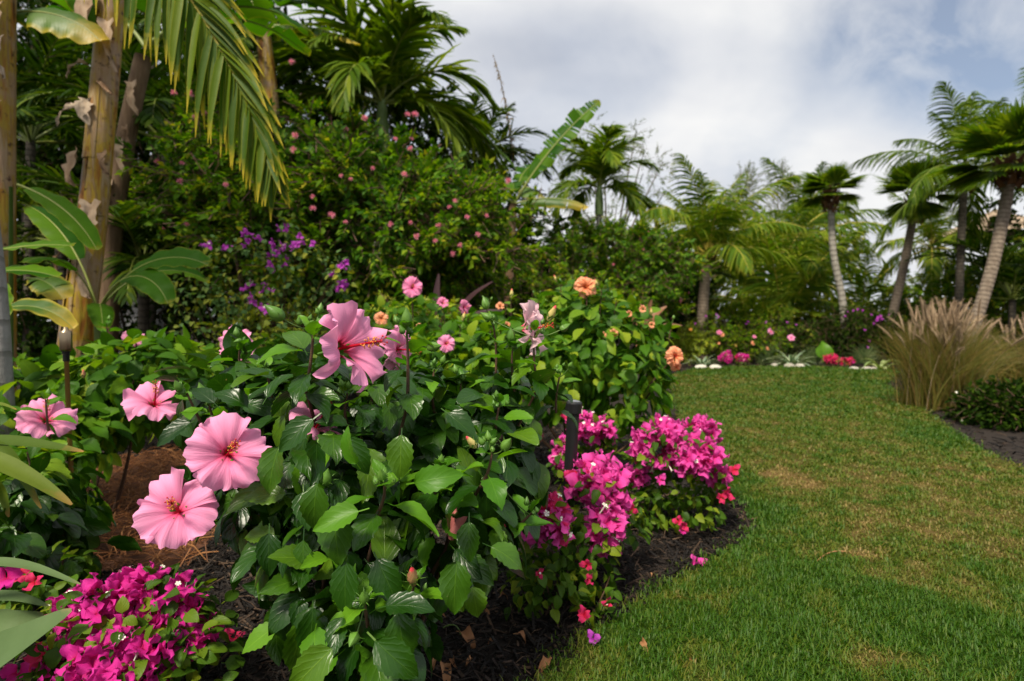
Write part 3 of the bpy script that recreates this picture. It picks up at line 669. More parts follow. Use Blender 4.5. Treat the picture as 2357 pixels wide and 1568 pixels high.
def in_view(x, y, z=0., m=620):
    px, py, dep = project(np.stack([x, y, z + 0 * x], -1))
    return (px > -m) & (px < 2357 + m) & (py > -m) & (py < 1568 + m) & (dep > .2)
VB, TB, DB = [], [], []; nb = 0
for y0, y1, dens, wd, ln in ((.7, 1.7, 40000, .0025, .018), (1.7, 2.6, 22000, .0036, .018), (2.6, 4.2, 9500, .0055, .019), (4.2, 6.5, 3800, .0085, .020), (6.5, 10., 1500, .014, .022)):
    xa = np.array([-.4, max(1.2 * y1, 2.2)]); n = int(dens * (xa[1] - xa[0]) * (y1 - y0))
    x, y = rng.uniform(xa[0], xa[1], n), rng.uniform(y0, y1, n)
    jx, jy = x + rng.normal(0, .03, n), y + rng.normal(0, .03, n)
    k = inpoly(jx, jy, LAWN) & in_view(x, y); x, y = x[k], y[k]; n = len(x)
    dr = dryness(x, y); lush = np.clip(1.15 - dr, .3, 1.1)
    k = rng.random(n) < (.45 + .6 * lush); x, y, dr, lush = x[k], y[k], dr[k], lush[k]; n = len(x)
    a = rng.uniform(0, 6.28, n); lean = rng.uniform(.3, 1.45, n) + dr * .5; h = ln * rng.uniform(.55, 1.25, n) * (.65 + .5 * lush) * (.55 + .8 * vnoise(x * 24, y * 20, 8))
    o = np.stack([np.cos(a), np.sin(a), 0 * a], 1); s_ = np.stack([-np.sin(a), np.cos(a), 0 * a], 1) * (wd / 2 * rng.uniform(.7, 1.2, n))[:, None]
    p = np.stack([x, y, lawn_height(x, y) - .003], 1); up = np.array((0, 0, 1.))
    m1 = p + (o * np.sin(lean * .5)[:, None] + up * np.cos(lean * .5)[:, None]) * (h * .55)[:, None]
    tp = m1 + (o * np.sin(lean * 1.3)[:, None] + up * np.cos(lean * 1.3)[:, None]) * (h * .5)[:, None]
    V = np.stack([p - s_, p + s_, m1 - s_ * .9, m1 + s_ * .9, tp], 1)
    T = np.array([(0, 1, 3), (0, 3, 2), (2, 3, 4)])[None] + (np.arange(n) * 5)[:, None, None] + nb
    VB.append(V.reshape(-1, 3)); TB.append(T.reshape(-1, 3)); DB.append(np.repeat(dr, 5)); nb += n * 5
g = Geo(np.vstack(VB), np.vstack(TB))
setting('grass', mesh('grass', g, MT['blade'], True, {'dry': np.concatenate(DB)}), 'stuff')
NTRI = {'grass': len(g.T)}

def chips(n, xr, yr, cond, L, W, H, zl, curl=.0):
    x, y = rng.uniform(*xr, n), rng.uniform(*yr, n); k = cond(x, y); x, y = x[k], y[k]; n = len(x)
    a = rng.uniform(0, 6.28, n); tl = rng.normal(0, .28, n); l = rng.uniform(*L, n) * rng.choice([1, 1, 1.6], n); w_ = rng.uniform(*W, n); h = rng.uniform(*H, n)
    o = np.stack([np.cos(a) * np.cos(tl), np.sin(a) * np.cos(tl), np.sin(tl)], 1); sd_ = np.stack([-np.sin(a), np.cos(a), rng.normal(0, .3, n)], 1); sd_ = unit(sd_); up = np.cross(o, sd_)
    p = np.stack([x, y, zl * rng.random(n) ** 1.6 + np.abs(np.sin(tl)) * l * .5 + .003], 1)
    cs = []
    for f, tw in (((-.5, .55), (0., 1.), (.5, .6)) if curl else ((-.5, .75), (.5, .8))):
        c = p + o * (l * f)[:, None] + up * (curl * l * (.25 - f * f))[:, None] + sd_ * (rng.normal(0, .05, n) * l)[:, None]
        for sx_, sz_ in ((-1, -1), (1, -1), (1, 1), (-1, 1)):
            cs.append(c + sd_ * (w_ * tw * .5 * sx_)[:, None] + up * (h * .5 * sz_ * rng.uniform(.6, 1.2, n))[:, None])
    V = np.stack(cs, 1); f = []
    e = len(cs) - 4
    for s0 in range(0, e, 4):
        for i in range(4):
            j = (i + 1) % 4; f += [(s0 + i, s0 + j, s0 + 4 + j), (s0 + i, s0 + 4 + j, s0 + 4 + i)]
    f += [(0, 2, 1), (0, 3, 2), (e, e + 1, e + 2), (e, e + 2, e + 3)]
    T = np.array(f)[None] + (np.arange(n) * (e + 4))[:, None, None]
    return Geo(V.reshape(-1, 3), T.reshape(-1, 3))
STRAW = [tuple(G(*p)[:2]) for p in ((150, 1330), (420, 1320), (500, 1230), (620, 1120), (560, 1040), (330, 1050), (160, 1110))]
def black(x, y): return ~inpoly(x, y, LAWN) & ~inpoly(x, y, STRAW) & in_view(x, y)
g = merge([chips(32000, (-2.4, 1.5), (.6, 2.4), black, (.012, .038), (.003, .009), (.0015, .004), .016),
           chips(6500, (-2.0, 1.5), (.7, 2.0), black, (.02, .06), (.0012, .0025), (.001, .002), .022, .5),
           chips(9000, (-3.4, 1.5), (2.4, 4.5), black, (.02, .06), (.005, .014), (.002, .005), .02),
           chips(9500, (1.8, 8), (1.6, 8), black, (.02, .06), (.006, .016), (.002, .006), .02),
           chips(3500, (1.8, 7), (8, 11), black, (.03, .08), (.008, .02), (.003, .007), .02)])
setting('mulch', mesh('mulch', g, MT['chip'], False), 'stuff'); NTRI['mulch'] = len(g.T)
Vs = np.array([(x, y, .004) for x, y in STRAW])
setting('straw_mulch_bed', mesh('straw_mulch_bed', Geo(np.vstack([Vs, Vs.mean(0)]), [(i, (i + 1) % len(Vs), len(Vs)) for i in range(len(Vs))]), MT['straw_bed'], False))
g = chips(12000, (-2.2, .2), (1.4, 3.6), lambda x, y: inpoly(x + rng.normal(0, .03, len(x)), y + rng.normal(0, .03, len(x)), STRAW), (.03, .09), (.0018, .0045), (.001, .002), .03, .6)
setting('straw_mulch', mesh('straw_mulch', g, MT['straw'], False), 'stuff')
# ------------------------------------------------------------------ bushes
CAMP = np.array((0, 0, CAM_H))
def ell(px, py, d, rx, ry, rz):
    return np.concatenate([P(px, py, d), (rx, ry, rz)])
def shell(ells, n, rmin=.7, zmin=.02):
    """points and outward normals spread through the outer part of a union of ellipsoids"""
    ells = np.array(ells); area = (ells[:, 3] * ells[:, 5] + ells[:, 4] * ells[:, 5] + ells[:, 3] * ells[:, 4]); pk = rng.choice(len(ells), n * 2, p=area / area.sum())
    d = unit(rng.normal(size=(n * 2, 3))); r = rmin + (1.04 - rmin) * rng.random(n * 2) ** .7
    E = ells[pk]; p = E[:, :3] + d * E[:, 3:] * r[:, None]; nn = unit(d / E[:, 3:])
    dep = np.min(np.stack([np.where(pk == i, 9, np.linalg.norm((p - e[:3]) / e[3:], axis=1)) for i, e in enumerate(ells)]), 0)
    k = (dep > rmin) & (p[:, 2] > zmin); return p[k][:n], nn[k][:n]
def nearest_first(p, size, limit, margin=60, per=2):
    """which pieces show largest: nearest the camera, not more than a few over one another"""
    px, py, dep = project(p); inn = (px > -margin) & (px < 2357 + margin) & (py > -margin) & (py < 1568 + margin)
    cell = size * F / dep * .55; order = np.argsort(dep); seen, out = {}, []
    base = np.median(cell[inn]) if inn.any() else 20
    for i in order:
        if not inn[i]: continue
        key = (int(px[i] / base), int(py[i] / base))
        if seen.get(key, 0) >= per: continue
        seen[key] = seen.get(key, 0) + 1; out.append(i)
        if len(out) >= limit: break
    m = np.zeros(len(p), bool); m[out] = True; return m
def leaves_on(root, p, d, nn, size, tpl, mats, limit=300, nvar=6, foliage='foliage', name='leaf', young=None, lo=None, per=2):
    """leaf parts where they show largest, the rest joined as foliage"""
    A = frames(p, d, nn, size); near = nearest_first(p, .08, limit, per=per); var = rng.integers(0, nvar, len(p))
    for i in np.where(near)[0]:
        mt = young if (young is not None and rng.random() < .14) else mats
        part(name, M_((tpl, var[i]), mt, name), root, A[i])
    far = ~near; gs = [scatter(TPL[lo or tpl, v], A[far & (var == v)]) for v in range(nvar)]
    gs = [g for g in gs if len(g.V)]
    if gs: stuffpart(foliage, merge(gs), list(mats), root)
def leaf_dirs(nn, down=.7, out=.55, jit=.45, up=.55):
    n = len(nn); d = nn * out + np.array((0, 0, -down)) + rng.normal(0, jit, (n, 3))
    u = nn * .75 + np.array((0, 0, up)) + rng.normal(0, .35, (n, 3)); return d, u
def branches(root, base, tips, r0=.008, mat='stem', name='branch', k=6):
    for tp in tips:
        b = np.asarray(base) + np.append(rng.normal(0, .03, 2), 0); md = b * .45 + np.asarray(tp) * .55 + rng.normal(0, .03, 3) + np.array((0, 0, -.04))
        worldpart(name, tube(curve(b, md, tp, 9), np.linspace(r0, r0 * .4, 9), k), MT[mat], root)

for v in range(4): TPL['petal', v] = petalgeo(.062, v, .60, .18, .32, .24)
for v in range(4): TPL['petal_ruf', 10 + v] = petalgeo(.062, 10 + v, .50, .24, .35, .35)
TPL['stamen', 0] = stamengeo(); TPL['calyx', 0] = calyxgeo()
for kd in ('green', 'colour', 'small'): TPL['bud_' + kd, 0] = budgeo(kd)
TPL['spent', 0] = spentgeo()
def facing(c, f, size, roll=0.):
    """frame whose +Z looks along f"""
    f = unit(np.asarray(f, float)); up = np.array((0, 0, 1.)); y = unit(up - f * (up @ f)); x = np.cross(y, f)
    cr, sr = math.cos(roll), math.sin(roll); x, y = x * cr + y * sr, -x * sr + y * cr
    return np.stack([x * size, y * size, f * size, np.asarray(c)], 1)
def flower(root, c, f, diam, mat='petal', roll=0., petals='petal', n=5, stamen=True, simple=False, openness=0., layers=1, label=None):
    """a hibiscus flower: calyx (the part), five petals and the stamen column (sub-parts)"""
    s = diam / .124; c = np.asarray(c, float); v = unit(CAMP - c)          # f: to the right, away (-: to the lens), up, as seen from the path
    rt = unit(np.cross(-v, (0, 0, 1.))); f = rt * f[0] - v * f[1] + np.cross(rt, -v) * f[2]; A = facing(c, f, s, roll)
    fl = part('flower', M_(('calyx', 0), [MT['calyx']], 'flower'), root, A, label=label)
    off = 10 if petals == 'petal_ruf' else 0
    for ly in range(layers):
        for i in range(n):
            a = 2 * math.pi * i / n + rng.normal(0, .06) + ly * .6; tl = rng.normal(0, .09) + openness + ly * .35
            m_ = Matrix.Rotation(a, 4, 'Z') @ Matrix.Rotation(tl, 4, 'X') @ Matrix.Scale((1 - .22 * ly) * rng.uniform(.95, 1.05), 4)
            part('petal', M_((petals, off + int(rng.integers(0, 4))), [MT[mat]], 'petal'), fl, m_, local=True)
    if stamen:
        part('stamen', M_(('stamen', 0), [MT['column'], MT['anther'], MT['stigma']], 'stamen'), fl, Matrix.Rotation(rng.uniform(0, 6), 4, 'Z') @ Matrix.Scale(1.0, 4), local=True)
    return fl
def bud(root, c, d, kind='green', s=1.0, label=None):
    part('bud', M_(('bud_' + kind, 0), [MT['calyx'], MT['budskin'], MT['budtip']], 'bud'), root, facing(c, d, s, rng.uniform(0, 6)), label=label)
def shoot(root, top, base, n, size, dtop=.55, stem_r=.0035, lite=5, buds=(), tpl='hib', old=('hib',), yng=('hib_young',), az0=None, spread=1.0):
    """upright shoot: brown stem, leaves spiralling down it (young and bright at the tip), buds on thin stalks"""
    top, base = np.asarray(top, float), np.asarray(base, float); mid = (top + base) / 2 + rng.normal(0, .006, 3)
    c = curve(base, mid, top, 12); worldpart('stem', tube(c, np.linspace(stem_r, stem_r * .55, 12), 6), MT['stem'], root)
    az = rng.uniform(0, 6.28) if az0 is None else az0; tg = unit(top - base)
    for i in range(n):
        f = 1 - (i + .3) / n; p = c[0] + (c[-1] - c[0]) * f + (np.array([np.interp(f, np.linspace(0, 1, 12), c[:, k]) for k in range(3)]) - (c[0] + (c[-1] - c[0]) * f))
        az += 2.4; out = np.array((math.cos(az), math.sin(az), 0)) * spread
        el = 1.0 * max(0, 1 - i / lite) - .35 * min(1, i / n * 1.3) + rng.normal(0, .15)
        d = out * math.cos(el) + np.array((0, 0, 1.)) * math.sin(el); u = np.array((0, 0, 1.)) * math.cos(el) - out * math.sin(el) * .9 + rng.normal(0, .2, 3)
        s = size * (.35 + .65 * min(1, (i + 1) / lite)) * rng.uniform(.88, 1.12)
        mt = [MT[yng[0]]] if i < lite else [MT[old[0]]]
        part('leaf', M_((tpl, int(rng.integers(0, 6))), mt, 'leaf'), root, frames([p], [d], [u], s / .085)[0])
    if tpl == 'hib' and old[0] == 'hib':
        for q in range(5): bud(root, c[-1] + rng.normal(0, .007, 3) + np.array((0, 0, .004)), rng.normal(0, .5, 3) + np.array((0, 0, 1.)), 'small', rng.uniform(.5, .95))
    for (bc, kd, bs) in buds:
        bc = np.asarray(bc); q = c[-2]
        st = tube(curve(q, (q + bc) / 2 + np.array((0, 0, -.006)), bc, 7), .0011, 5)
        worldpart('stalk', st, MT['stem_green'], root); bud(root, bc, bc - q + np.array((0, 0, .02)), kd, bs)

# ---- the big pink hibiscus in front
hb = thing('hibiscus_bush', 'large glossy dark green hibiscus with big open pink flowers, nearest the camera', 'shrub', tuple(P(800, 1300, 1.15) * np.array((1, 1, 0))))
E = [ell(790, 1010, 1.18, .25, .26, .175), ell(1080, 985, 1.28, .19, .22, .135), ell(790, 1240, 1.08, .135, .2, .14), ell(850, 1430, .92, .085, .1, .08),
     ell(1050, 1170, 1.12, .12, .16, .12), ell(560, 900, 1.35, .13, .15, .09), ell(640, 1080, 1.1, .10, .15, .10), ell(1150, 1060, 1.25, .065, .15, .10)]
p, nn = shell(E, 1700, .6); d, u = leaf_dirs(nn, .55, .6, .5, .7)
# keep the flowers and shoot tips clear of leaves between them and the lens
def clear(p, spots, d=None):
    if d is not None: return clear(p, spots) & clear(p + unit(d) * .05, spots) & clear(p + unit(d) * .095, spots)
    px, py, dep = project(p); k = np.ones(len(p), bool)
    for (sx_, sy_, r, dd) in spots: k &= ~(((px - sx_) ** 2 + (py - sy_) ** 2 < r * r) & (dep < dd + .03))
    return k
FL = ((833, 778, 105, .90), (525, 1042, 105, .95), (403, 1175, 105, .94), (355, 917, 55, 1.33), (1232, 757, 50, 1.22), (880, 1110, 60, .80), (950, 1310, 40, .86), (1322, 940, 75, 1.6), (1315, 1020, 70, 1.6), (1310, 1080, 60, 1.6))
k = clear(p, FL, d); p, d, u = p[k], d[k], u[k]
leaves_on(hb, p, d, u, rng.uniform(.68, 1.05, len(p)), 'hib', [MT['hib']], 215, young=[MT['hib_young']], lo='hibs')
b0 = P(840, 1300, 1.2) * np.array((1, 1, 0))
branches(hb, b0, [P(705, 900, .98), P(938, 930, .97), P(1235, 900, 1.2), P(560, 1020, 1.05), P(1110, 1110, .98), P(880, 1160, .95), P(760, 1250, 1.0), P(1040, 1200, 1.02), P(560, 900, 1.25), P(700, 1120, 1.0), P(950, 1020, 1.1), P(870, 1440, .9)], .007)
flower(hb, P(806, 797, .87), (.76, -.60, .18), .142, 'petal', .35, openness=.34, label='open pink flower turned to the right at the top of the bush')
flower(hb, P(527, 1042, .88), (.10, -.97, .16), .122, 'petal', .12)
flower(hb, P(405, 1172, .88), (-.30, -.90, .28), .120, 'petal', .55, openness=-.05)
flower(hb, P(357, 920, 1.34), (.10, -.70, .70), .124, 'petal', .3)
flower(hb, P(928, 805, 1.15), (.85, -.45, .0), .10, 'petal', .9, openness=-.2)
flower(hb, P(1222, 757, 1.22), (.96, -.28, .12), .118, 'petal_lite', .2, openness=.28, label='pale pink flower seen from the side')
flower(hb, P(540, 792, 1.55), (-.5, -.7, .3), .105, 'petal', .4)
flower(hb, P(735, 972, 1.0), (.5, -.35, .8), .105, 'petal', .2)
part('spent_flower', M_(('spent', 0), [MT['calyx'], MT['spent']], 'spent_flower'), hb, facing(P(1072, 1150, .98), (-.35, -.25, -.9), 1.0))
shoot(hb, P(722, 745, .95), P(702, 905, .98), 11, .080, buds=((P(652, 735, .93), 'green', 1.25), (P(762, 735, .93), 'green', 1.0), (P(735, 720, .96), 'small', 1.0)))
shoot(hb, P(936, 765, .95), P(938, 930, .98), 10, .072, buds=((P(936, 750, .94), 'green', 1.05), (P(985, 800, .93), 'green', .95), (P(915, 745, .96), 'small', .9)))
shoot(hb, P(1232, 765, 1.18), P(1240, 890, 1.22), 10, .075, buds=((P(1262, 738, 1.16), 'colour', .72), (P(1130, 735, 1.2), 'green', .9), (P(1290, 760, 1.2), 'green', .9)))
shoot(hb, P(1135, 742, 1.22), P(1140, 880, 1.25), 10, .072, buds=((P(1120, 712, 1.22), 'green', 1.0),))
shoot(hb, P(1133, 1035, .92), P(1108, 1120, .95), 7, .070, buds=((P(1095, 1030, .90), 'colour', .55), (P(1158, 1035, .90), 'green', .95), (P(1125, 1015, .92), 'small', 1.0)))
shoot(hb, P(885, 1110, .84), P(865, 1190, .88), 8, .085, buds=((P(880, 1105, .82), 'green', .8),))
shoot(hb, P(838, 1385, .82), P(850, 1480, .86), 9, .084, buds=((P(838, 1385, .80), 'green', .85), (P(820, 1460, .79), 'green', .9)))
shoot(hb, P(955, 1340, .86), P(935, 1400, .92), 7, .070, buds=((P(951, 1345, .85), 'colour', .78),))
shoot(hb, P(552, 800, 1.25), P(560, 900, 1.3), 9, .078, buds=((P(545, 775, 1.25), 'small', 1.2),))
shoot(hb, P(430, 905, 1.12), P(470, 990, 1.16), 8, .078, buds=((P(415, 900, 1.1), 'green', .9),))
shoot(hb, P(1225, 1180, 1.02), P(1180, 1230, 1.05), 5, .08, buds=((P(1163, 1130, .98), 'colour', .5),))
for a_, b_, dd in (((610, 850), (625, 950), 1.12), ((800, 905), (805, 990), 1.02), ((1000, 850), (1000, 950), 1.12), ((1180, 800), (1185, 900), 1.2), ((480, 930), (505, 1010), 1.1), ((860, 880), (858, 960), 1.05), ((1150, 930), (1140, 1010), 1.08), ((740, 1130), (735, 1200), .93), ((1010, 1080), (1000, 1150), .95), ((1290, 860), (1280, 950), 1.3)):
    shoot(hb, P(*a_, dd), P(*b_, dd + .03), 8, .070, lite=4, buds=((P(a_[0] + rng.uniform(-22, 22), a_[1] - 14, dd - .01), rng.choice(['green', 'small']), rng.uniform(.8, 1.1)),))
shoot(hb, P(1060, 880, 1.15), P(1062, 980, 1.18), 9, .075, buds=((P(1050, 860, 1.15), 'small', 1.1),))
# leaves that stand out along the lower front of the bush
for (px, py, dd, tx, ty, sz, yg) in ((925, 985, .86, .0, -1, .088, 0), (740, 950, .84, -.6, -.5, .085, 0), (685, 1135, .93, -.95, .05, .085, 0), (735, 1090, .84, -.1, -1, .10, 0), (770, 1150, .82, .1, -1, .105, 0), (800, 1255, .82, 0, -1, .10, 0), (860, 1270, .84, .5, -.8, .095, 0),
                                 (1055, 1270, .88, -.1, -1, .105, 0), (1080, 1180, .90, 0, -1, .08, 0), (1110, 1250, .90, .9, -.25, .085, 0), (935, 1115, .82, .85, .25, .095, 1), (830, 1080, .82, -.35, .7, .075, 1), (850, 1170, .80, -.95, -.2, .085, 1),
                                 (620, 1205, .90, .1, -1, .085, 0), (700, 1215, .88, .05, -1, .085, 0), (845, 1455, .76, .75, -.5, .105, 0), (790, 1470, .76, -.75, -.6, .10, 0), (665, 1360, .92, 0, -1, .10, 0),
                                 (720, 1380, .88, .1, -1, .10, 0), (1085, 1330, .92, .2, -1, .075, 0), (910, 1390, .82, .3, -1, .10, 0), (870, 1400, .80, .8, .35, .095, 0), (650, 1010, .90, -.3, -1, .10, 0), (790, 990, .88, .55, -.75, .09, 0), (1015, 940, .95, .8, -.5, .085, 0)):
    q = P(px, py, dd); dv = np.array((tx, -.35, ty)); nv = np.array((.2 * rng.normal(), -.75, .65 + .3 * rng.normal()))
    part('leaf', M_(('hib', int(rng.integers(0, 6))), [MT['hib_young' if yg else 'hib']], 'leaf'), hb, frames([q], [dv], [nv], sz * .86 / .085)[0])

# ---- second pink hibiscus, left and behind
h2 = thing('hibiscus_bush', 'leafy mid green hibiscus with a half hidden pink flower, beside the grey palm trunk', 'shrub', tuple(P(190, 950, 1.9) * np.array((1, 1, 0))))
E = [ell(170, 900, 2.3, .30, .3, .14), ell(330, 860, 2.2, .22, .25, .13), ell(60, 1010, 1.9, .26, .25, .15), ell(280, 930, 2.2, .16, .2, .10), ell(60, 1150, 1.6, .12, .2, .14), ell(430, 840, 2.3, .14, .2, .10)]
p, nn = shell(E, 1500, .6); d, u = leaf_dirs(nn, .55, .6, .5, .7); k = clear(p, ((110, 955, 55, 1.5),)); p, d, u = p[k], d[k], u[k]
leaves_on(h2, p, d, u, rng.uniform(.8, 1.2, len(p)), 'hib', [MT['hib_mid']], 225, lo='hibs')
branches(h2, P(190, 950, 2.1) * np.array((1, 1, 0)), [P(110, 900, 2.1), P(250, 860, 2.2), P(330, 830, 2.2), P(60, 1000, 1.8), P(190, 800, 2.3), P(310, 950, 2.1)], .008)
flower(h2, P(108, 958, 1.45), (.08, -.75, .62), .128, 'petal', .25)
flower(h2, P(308, 777, 2.4), (.2, -.8, .5), .085, 'petal')
for (a_, b_, dd) in (((105, 920), (115, 1010), 1.42), ((245, 745), (245, 800), 2.3), ((60, 1030), (80, 1110), 1.6)):
    shoot(h2, P(*a_, dd), P(*b_, dd + .02), 7, .075, old=('hib_mid',), buds=((P(a_[0] + 5, a_[1] - 8, dd), 'small', 1.2),))
bud(h2, P(193, 870, 1.6), (.1, -.2, 1), 'colour', .5)
# darker low hibiscus in front of it
h3 = thing('hibiscus_bush', 'low dark hibiscus with broad leaves and no flowers, above the magenta bougainvillea at left', 'shrub', tuple(P(110, 1200, 1.35) * np.array((1, 1, 0))))
E = [ell(85, 1180, 1.45, .10, .15, .12), ell(20, 1240, 1.35, .10, .15, .12), ell(150, 1290, 1.4, .05, .1, .05)]
p, nn = shell(E, 330, .5); d, u = leaf_dirs(nn, .8, .5, .4, .5)
leaves_on(h3, p, d, u, rng.uniform(.85, 1.15, len(p)), 'hib', [MT['hib']], 90, lo='hibs')
branches(h3, P(110, 1200, 1.45) * np.array((1, 1, 0)), [P(110, 1130, 1.4), P(60, 1180, 1.4), P(120, 1180, 1.5), P(150, 1260, 1.35)], .005)

# ---- peach hibiscus behind to the right
h4 = thing('hibiscus_bush', 'tall bright green hibiscus with peach double flowers, at the edge of the lawn', 'shrub', tuple(P(1330, 1000, 2.75) * np.array((1, 1, 0))))
E = [ell(1380, 800, 2.75, .32, .32, .22), ell(1200, 850, 2.6, .34, .3, .2), ell(1440, 880, 2.6, .17, .25, .22), ell(1040, 850, 2.7, .32, .3, .17), ell(1330, 720, 2.8, .20, .25, .13), ell(1200, 800, 3.0, .4, .3, .14)]
p, nn = shell(E, 2600, .62); d, u = leaf_dirs(nn, .5, .55, .5, .7)
k = clear(p, ((1350, 660, 36, 2.6), (1557, 825, 40, 2.4), (1232, 757, 20, 1.4))); p, d, u = p[k], d[k], u[k]
leaves_on(h4, p, d, u, rng.uniform(.75, 1.15, len(p)) * .95, 'hib', [MT['hib_mid']], 245, lo='hibs')
b4 = P(1330, 1000, 2.75) * np.array((1, 1, 0))
branches(h4, b4, [P(1350, 690, 2.7), P(1460, 740, 2.7), P(1250, 740, 2.8), P(1150, 760, 2.7), P(1500, 900, 2.5), P(1545, 830, 2.45), P(1040, 800, 2.7), P(1400, 860, 2.5), P(1450, 1020, 2.45)], .009)
flower(h4, P(1349, 660, 2.6), (.15, -.9, .2), .105, 'petal_peach', .4, 'petal_ruf', layers=2, label='peach double flower on the highest shoot')
flower(h4, P(1556, 820, 2.4), (.55, -.8, .0), .088, 'petal_peach', .1, 'petal_ruf', layers=2)
flower(h4, P(1557, 846, 2.42), (.4, -.6, -.5), .05, 'petal_peach', .1, 'petal_ruf', layers=2)
flower(h4, P(878, 732, 2.9), (.1, -.9, .3), .072, 'petal_peach', .1, 'petal_ruf')
flower(h4, P(1151, 705, 2.7), (.1, -.7, .6), .042, 'petal_peach', .1, 'petal_ruf', openness=.5)
flower(h4, P(1027, 790, 2.2), (.2, -.8, .2), .07, 'petal', .1)
for px, py, s in ((1167, 748, .03), (1388, 772, .035), (1412, 768, .045), (1403, 778, .03), (1480, 712, .035), (1448, 722, .03), (1500, 748, .03), (965, 752, .03)):
    flower(h4, P(px, py, 2.5), (rng.normal(0, .5), -.7, .1), s, 'petal_peach', .1, 'petal_ruf', openness=.6, stamen=False)
for a_, b_ in (((1290, 655), (1295, 720)), ((1350, 680), (1345, 750)), ((1420, 690), (1410, 770)), ((1470, 705), (1455, 780)), ((1120, 700), (1130, 770)), ((1240, 690), (1240, 760)), ((1545, 745), (1530, 830)), ((1060, 740), (1060, 800)), ((1500, 735), (1490, 800)), ((1175, 690), (1180, 760)), ((1385, 665), (1380, 730))):
    dd = 2.6; shoot(h4, P(*a_, dd), P(*b_, dd + .02), 7, .07, old=('hib_mid',), yng=('hib_mid',), lite=3, tpl='hibs', buds=[(P(a_[0] + rng.uniform(-14, 14), a_[1] - rng.uniform(2, 16), dd), rng.choice(['green', 'small', 'colour']), rng.uniform(.55, .9)) for _ in range(2)])

# ---- pink hibiscus further back
h5 = thing('hibiscus_bush', 'further hibiscus with an upright pink flower, in front of the purple sword leaves', 'shrub', tuple(P(960, 800, 3.5) * np.array((1, 1, 0))))
E = [ell(960, 770, 3.6, .36, .3, .24), ell(830, 790, 3.6, .24, .3, .20), ell(1090, 780, 3.7, .3, .3, .18), ell(700, 830, 3.6, .35, .3, .16), ell(520, 860, 3.2, .3, .3, .14)]
p, nn = shell(E, 2000, .6); d, u = leaf_dirs(nn, .5, .55, .5, .7)
leaves_on(h5, p, d, u, rng.uniform(.75, 1.15, len(p)) * .9, 'hibs', [MT['hib_mid']], 160)
branches(h5, P(960, 800, 3.5) * np.array((1, 1, 0)), [P(950, 700, 3.4), P(1020, 720, 3.5), P(1080, 730, 3.5), P(840, 760, 3.5), P(700, 800, 3.4)], .009)
flower(h5, P(949, 660, 3.2), (.0, -.93, .3), .12, 'petal_hot', .2)
flower(h5, P(1019, 697, 3.3), (.2, -.6, .5), .07, 'petal_hot', .2, openness=.3)
flower(h5, P(1070, 707, 3.2), (.75, -.6, .1), .085, 'petal_hot', .2)
for px, py in ((949, 690), (1019, 720), (1070, 730)):
    shoot(h5, P(px, py - 14, 3.3), P(px + 4, py + 60, 3.35), 6, .08, old=('hib_mid',), yng=('hib_mid',), tpl='hibs')

# ------------------------------------------------------------------ bougainvilleas
def bougainvillea(label, base, ells_leaf, ells_fl, nleaf, nfl, mats, fsize=1.0, leafmt='boug', lsize=1.0, lparts=150, fparts=230, group='bougainvilleas', zmin=.01, twig=8, nm='bougainvillea', extra=()):
    b = thing(nm, label, 'shrub', tuple(base), group=group)
    p, nn = shell(list(ells_leaf) + [np.concatenate([e[:3], e[3:] * 1.12]) for e in ells_fl], nleaf, .45, zmin); d, u = leaf_dirs(nn, .35, .6, .5, .8)
    leaves_on(b, p, d, u, rng.uniform(.7, 1.2, len(p)) * lsize, 'boug', [MT[leafmt]], lparts)
    sat = []
    for e in ells_fl:                                          # loose sprays standing out of each flower head
        for q in range(3):
            a = unit(rng.normal(size=3) + np.array((0, -.2, .5))); sat.append(np.concatenate([e[:3] + a * e[3:] * .95, e[3:] * rng.uniform(.3, .5)]))
    ells_fl = [np.concatenate([e[:3], e[3:] * .86]) for e in ells_fl] + sat
    p, nn = shell(ells_fl, nfl, .55, zmin); f = nn + rng.normal(0, .35, nn.shape) + np.array((0, -.15, .25)); near = nearest_first(p, .045 * fsize, fparts, per=3)
    var = rng.integers(0, 6, len(p)); pick = rng.random(len(p)); Q = [facing(p[i], f[i], fsize * rng.uniform(.8, 1.2), rng.uniform(0, 6.28)) for i in range(len(p))]
    # colours come in sprays, so let them follow position
    fld = vnoise(p[:, 0] * 9 + 4, p[:, 2] * 9 + 7, 3) * .7 + pick * .3; far = {}
    for i in range(len(p)):
        mt = [m for m, lim in mats if fld[i] <= lim][0]
        if near[i]: part('flower', M_(('bract', int(var[i])), [MT[mt], MT['white']], 'flower'), b, Q[i])
        else: far.setdefault(mt, []).append(TPL['bract', int(var[i])].xf(Q[i]))
    for mt, gs in far.items(): stuffpart('blossom', merge(gs), [MT[mt], MT['white']], b)
    tips = shell(ells_leaf, twig, .5, zmin)[0]; branches(b, base, tips, .004)
    for (px, py, dd, mt, s) in extra: part('flower', M_(('bract', int(rng.integers(0, 6))), [MT[mt], MT['white']], 'flower'), b, facing(P(px, py, dd), (rng.normal(0, .4), -.8, .4), s, rng.uniform(0, 6)))
    return b
MAG = (('bract_red', .25), ('bract', 1.5))
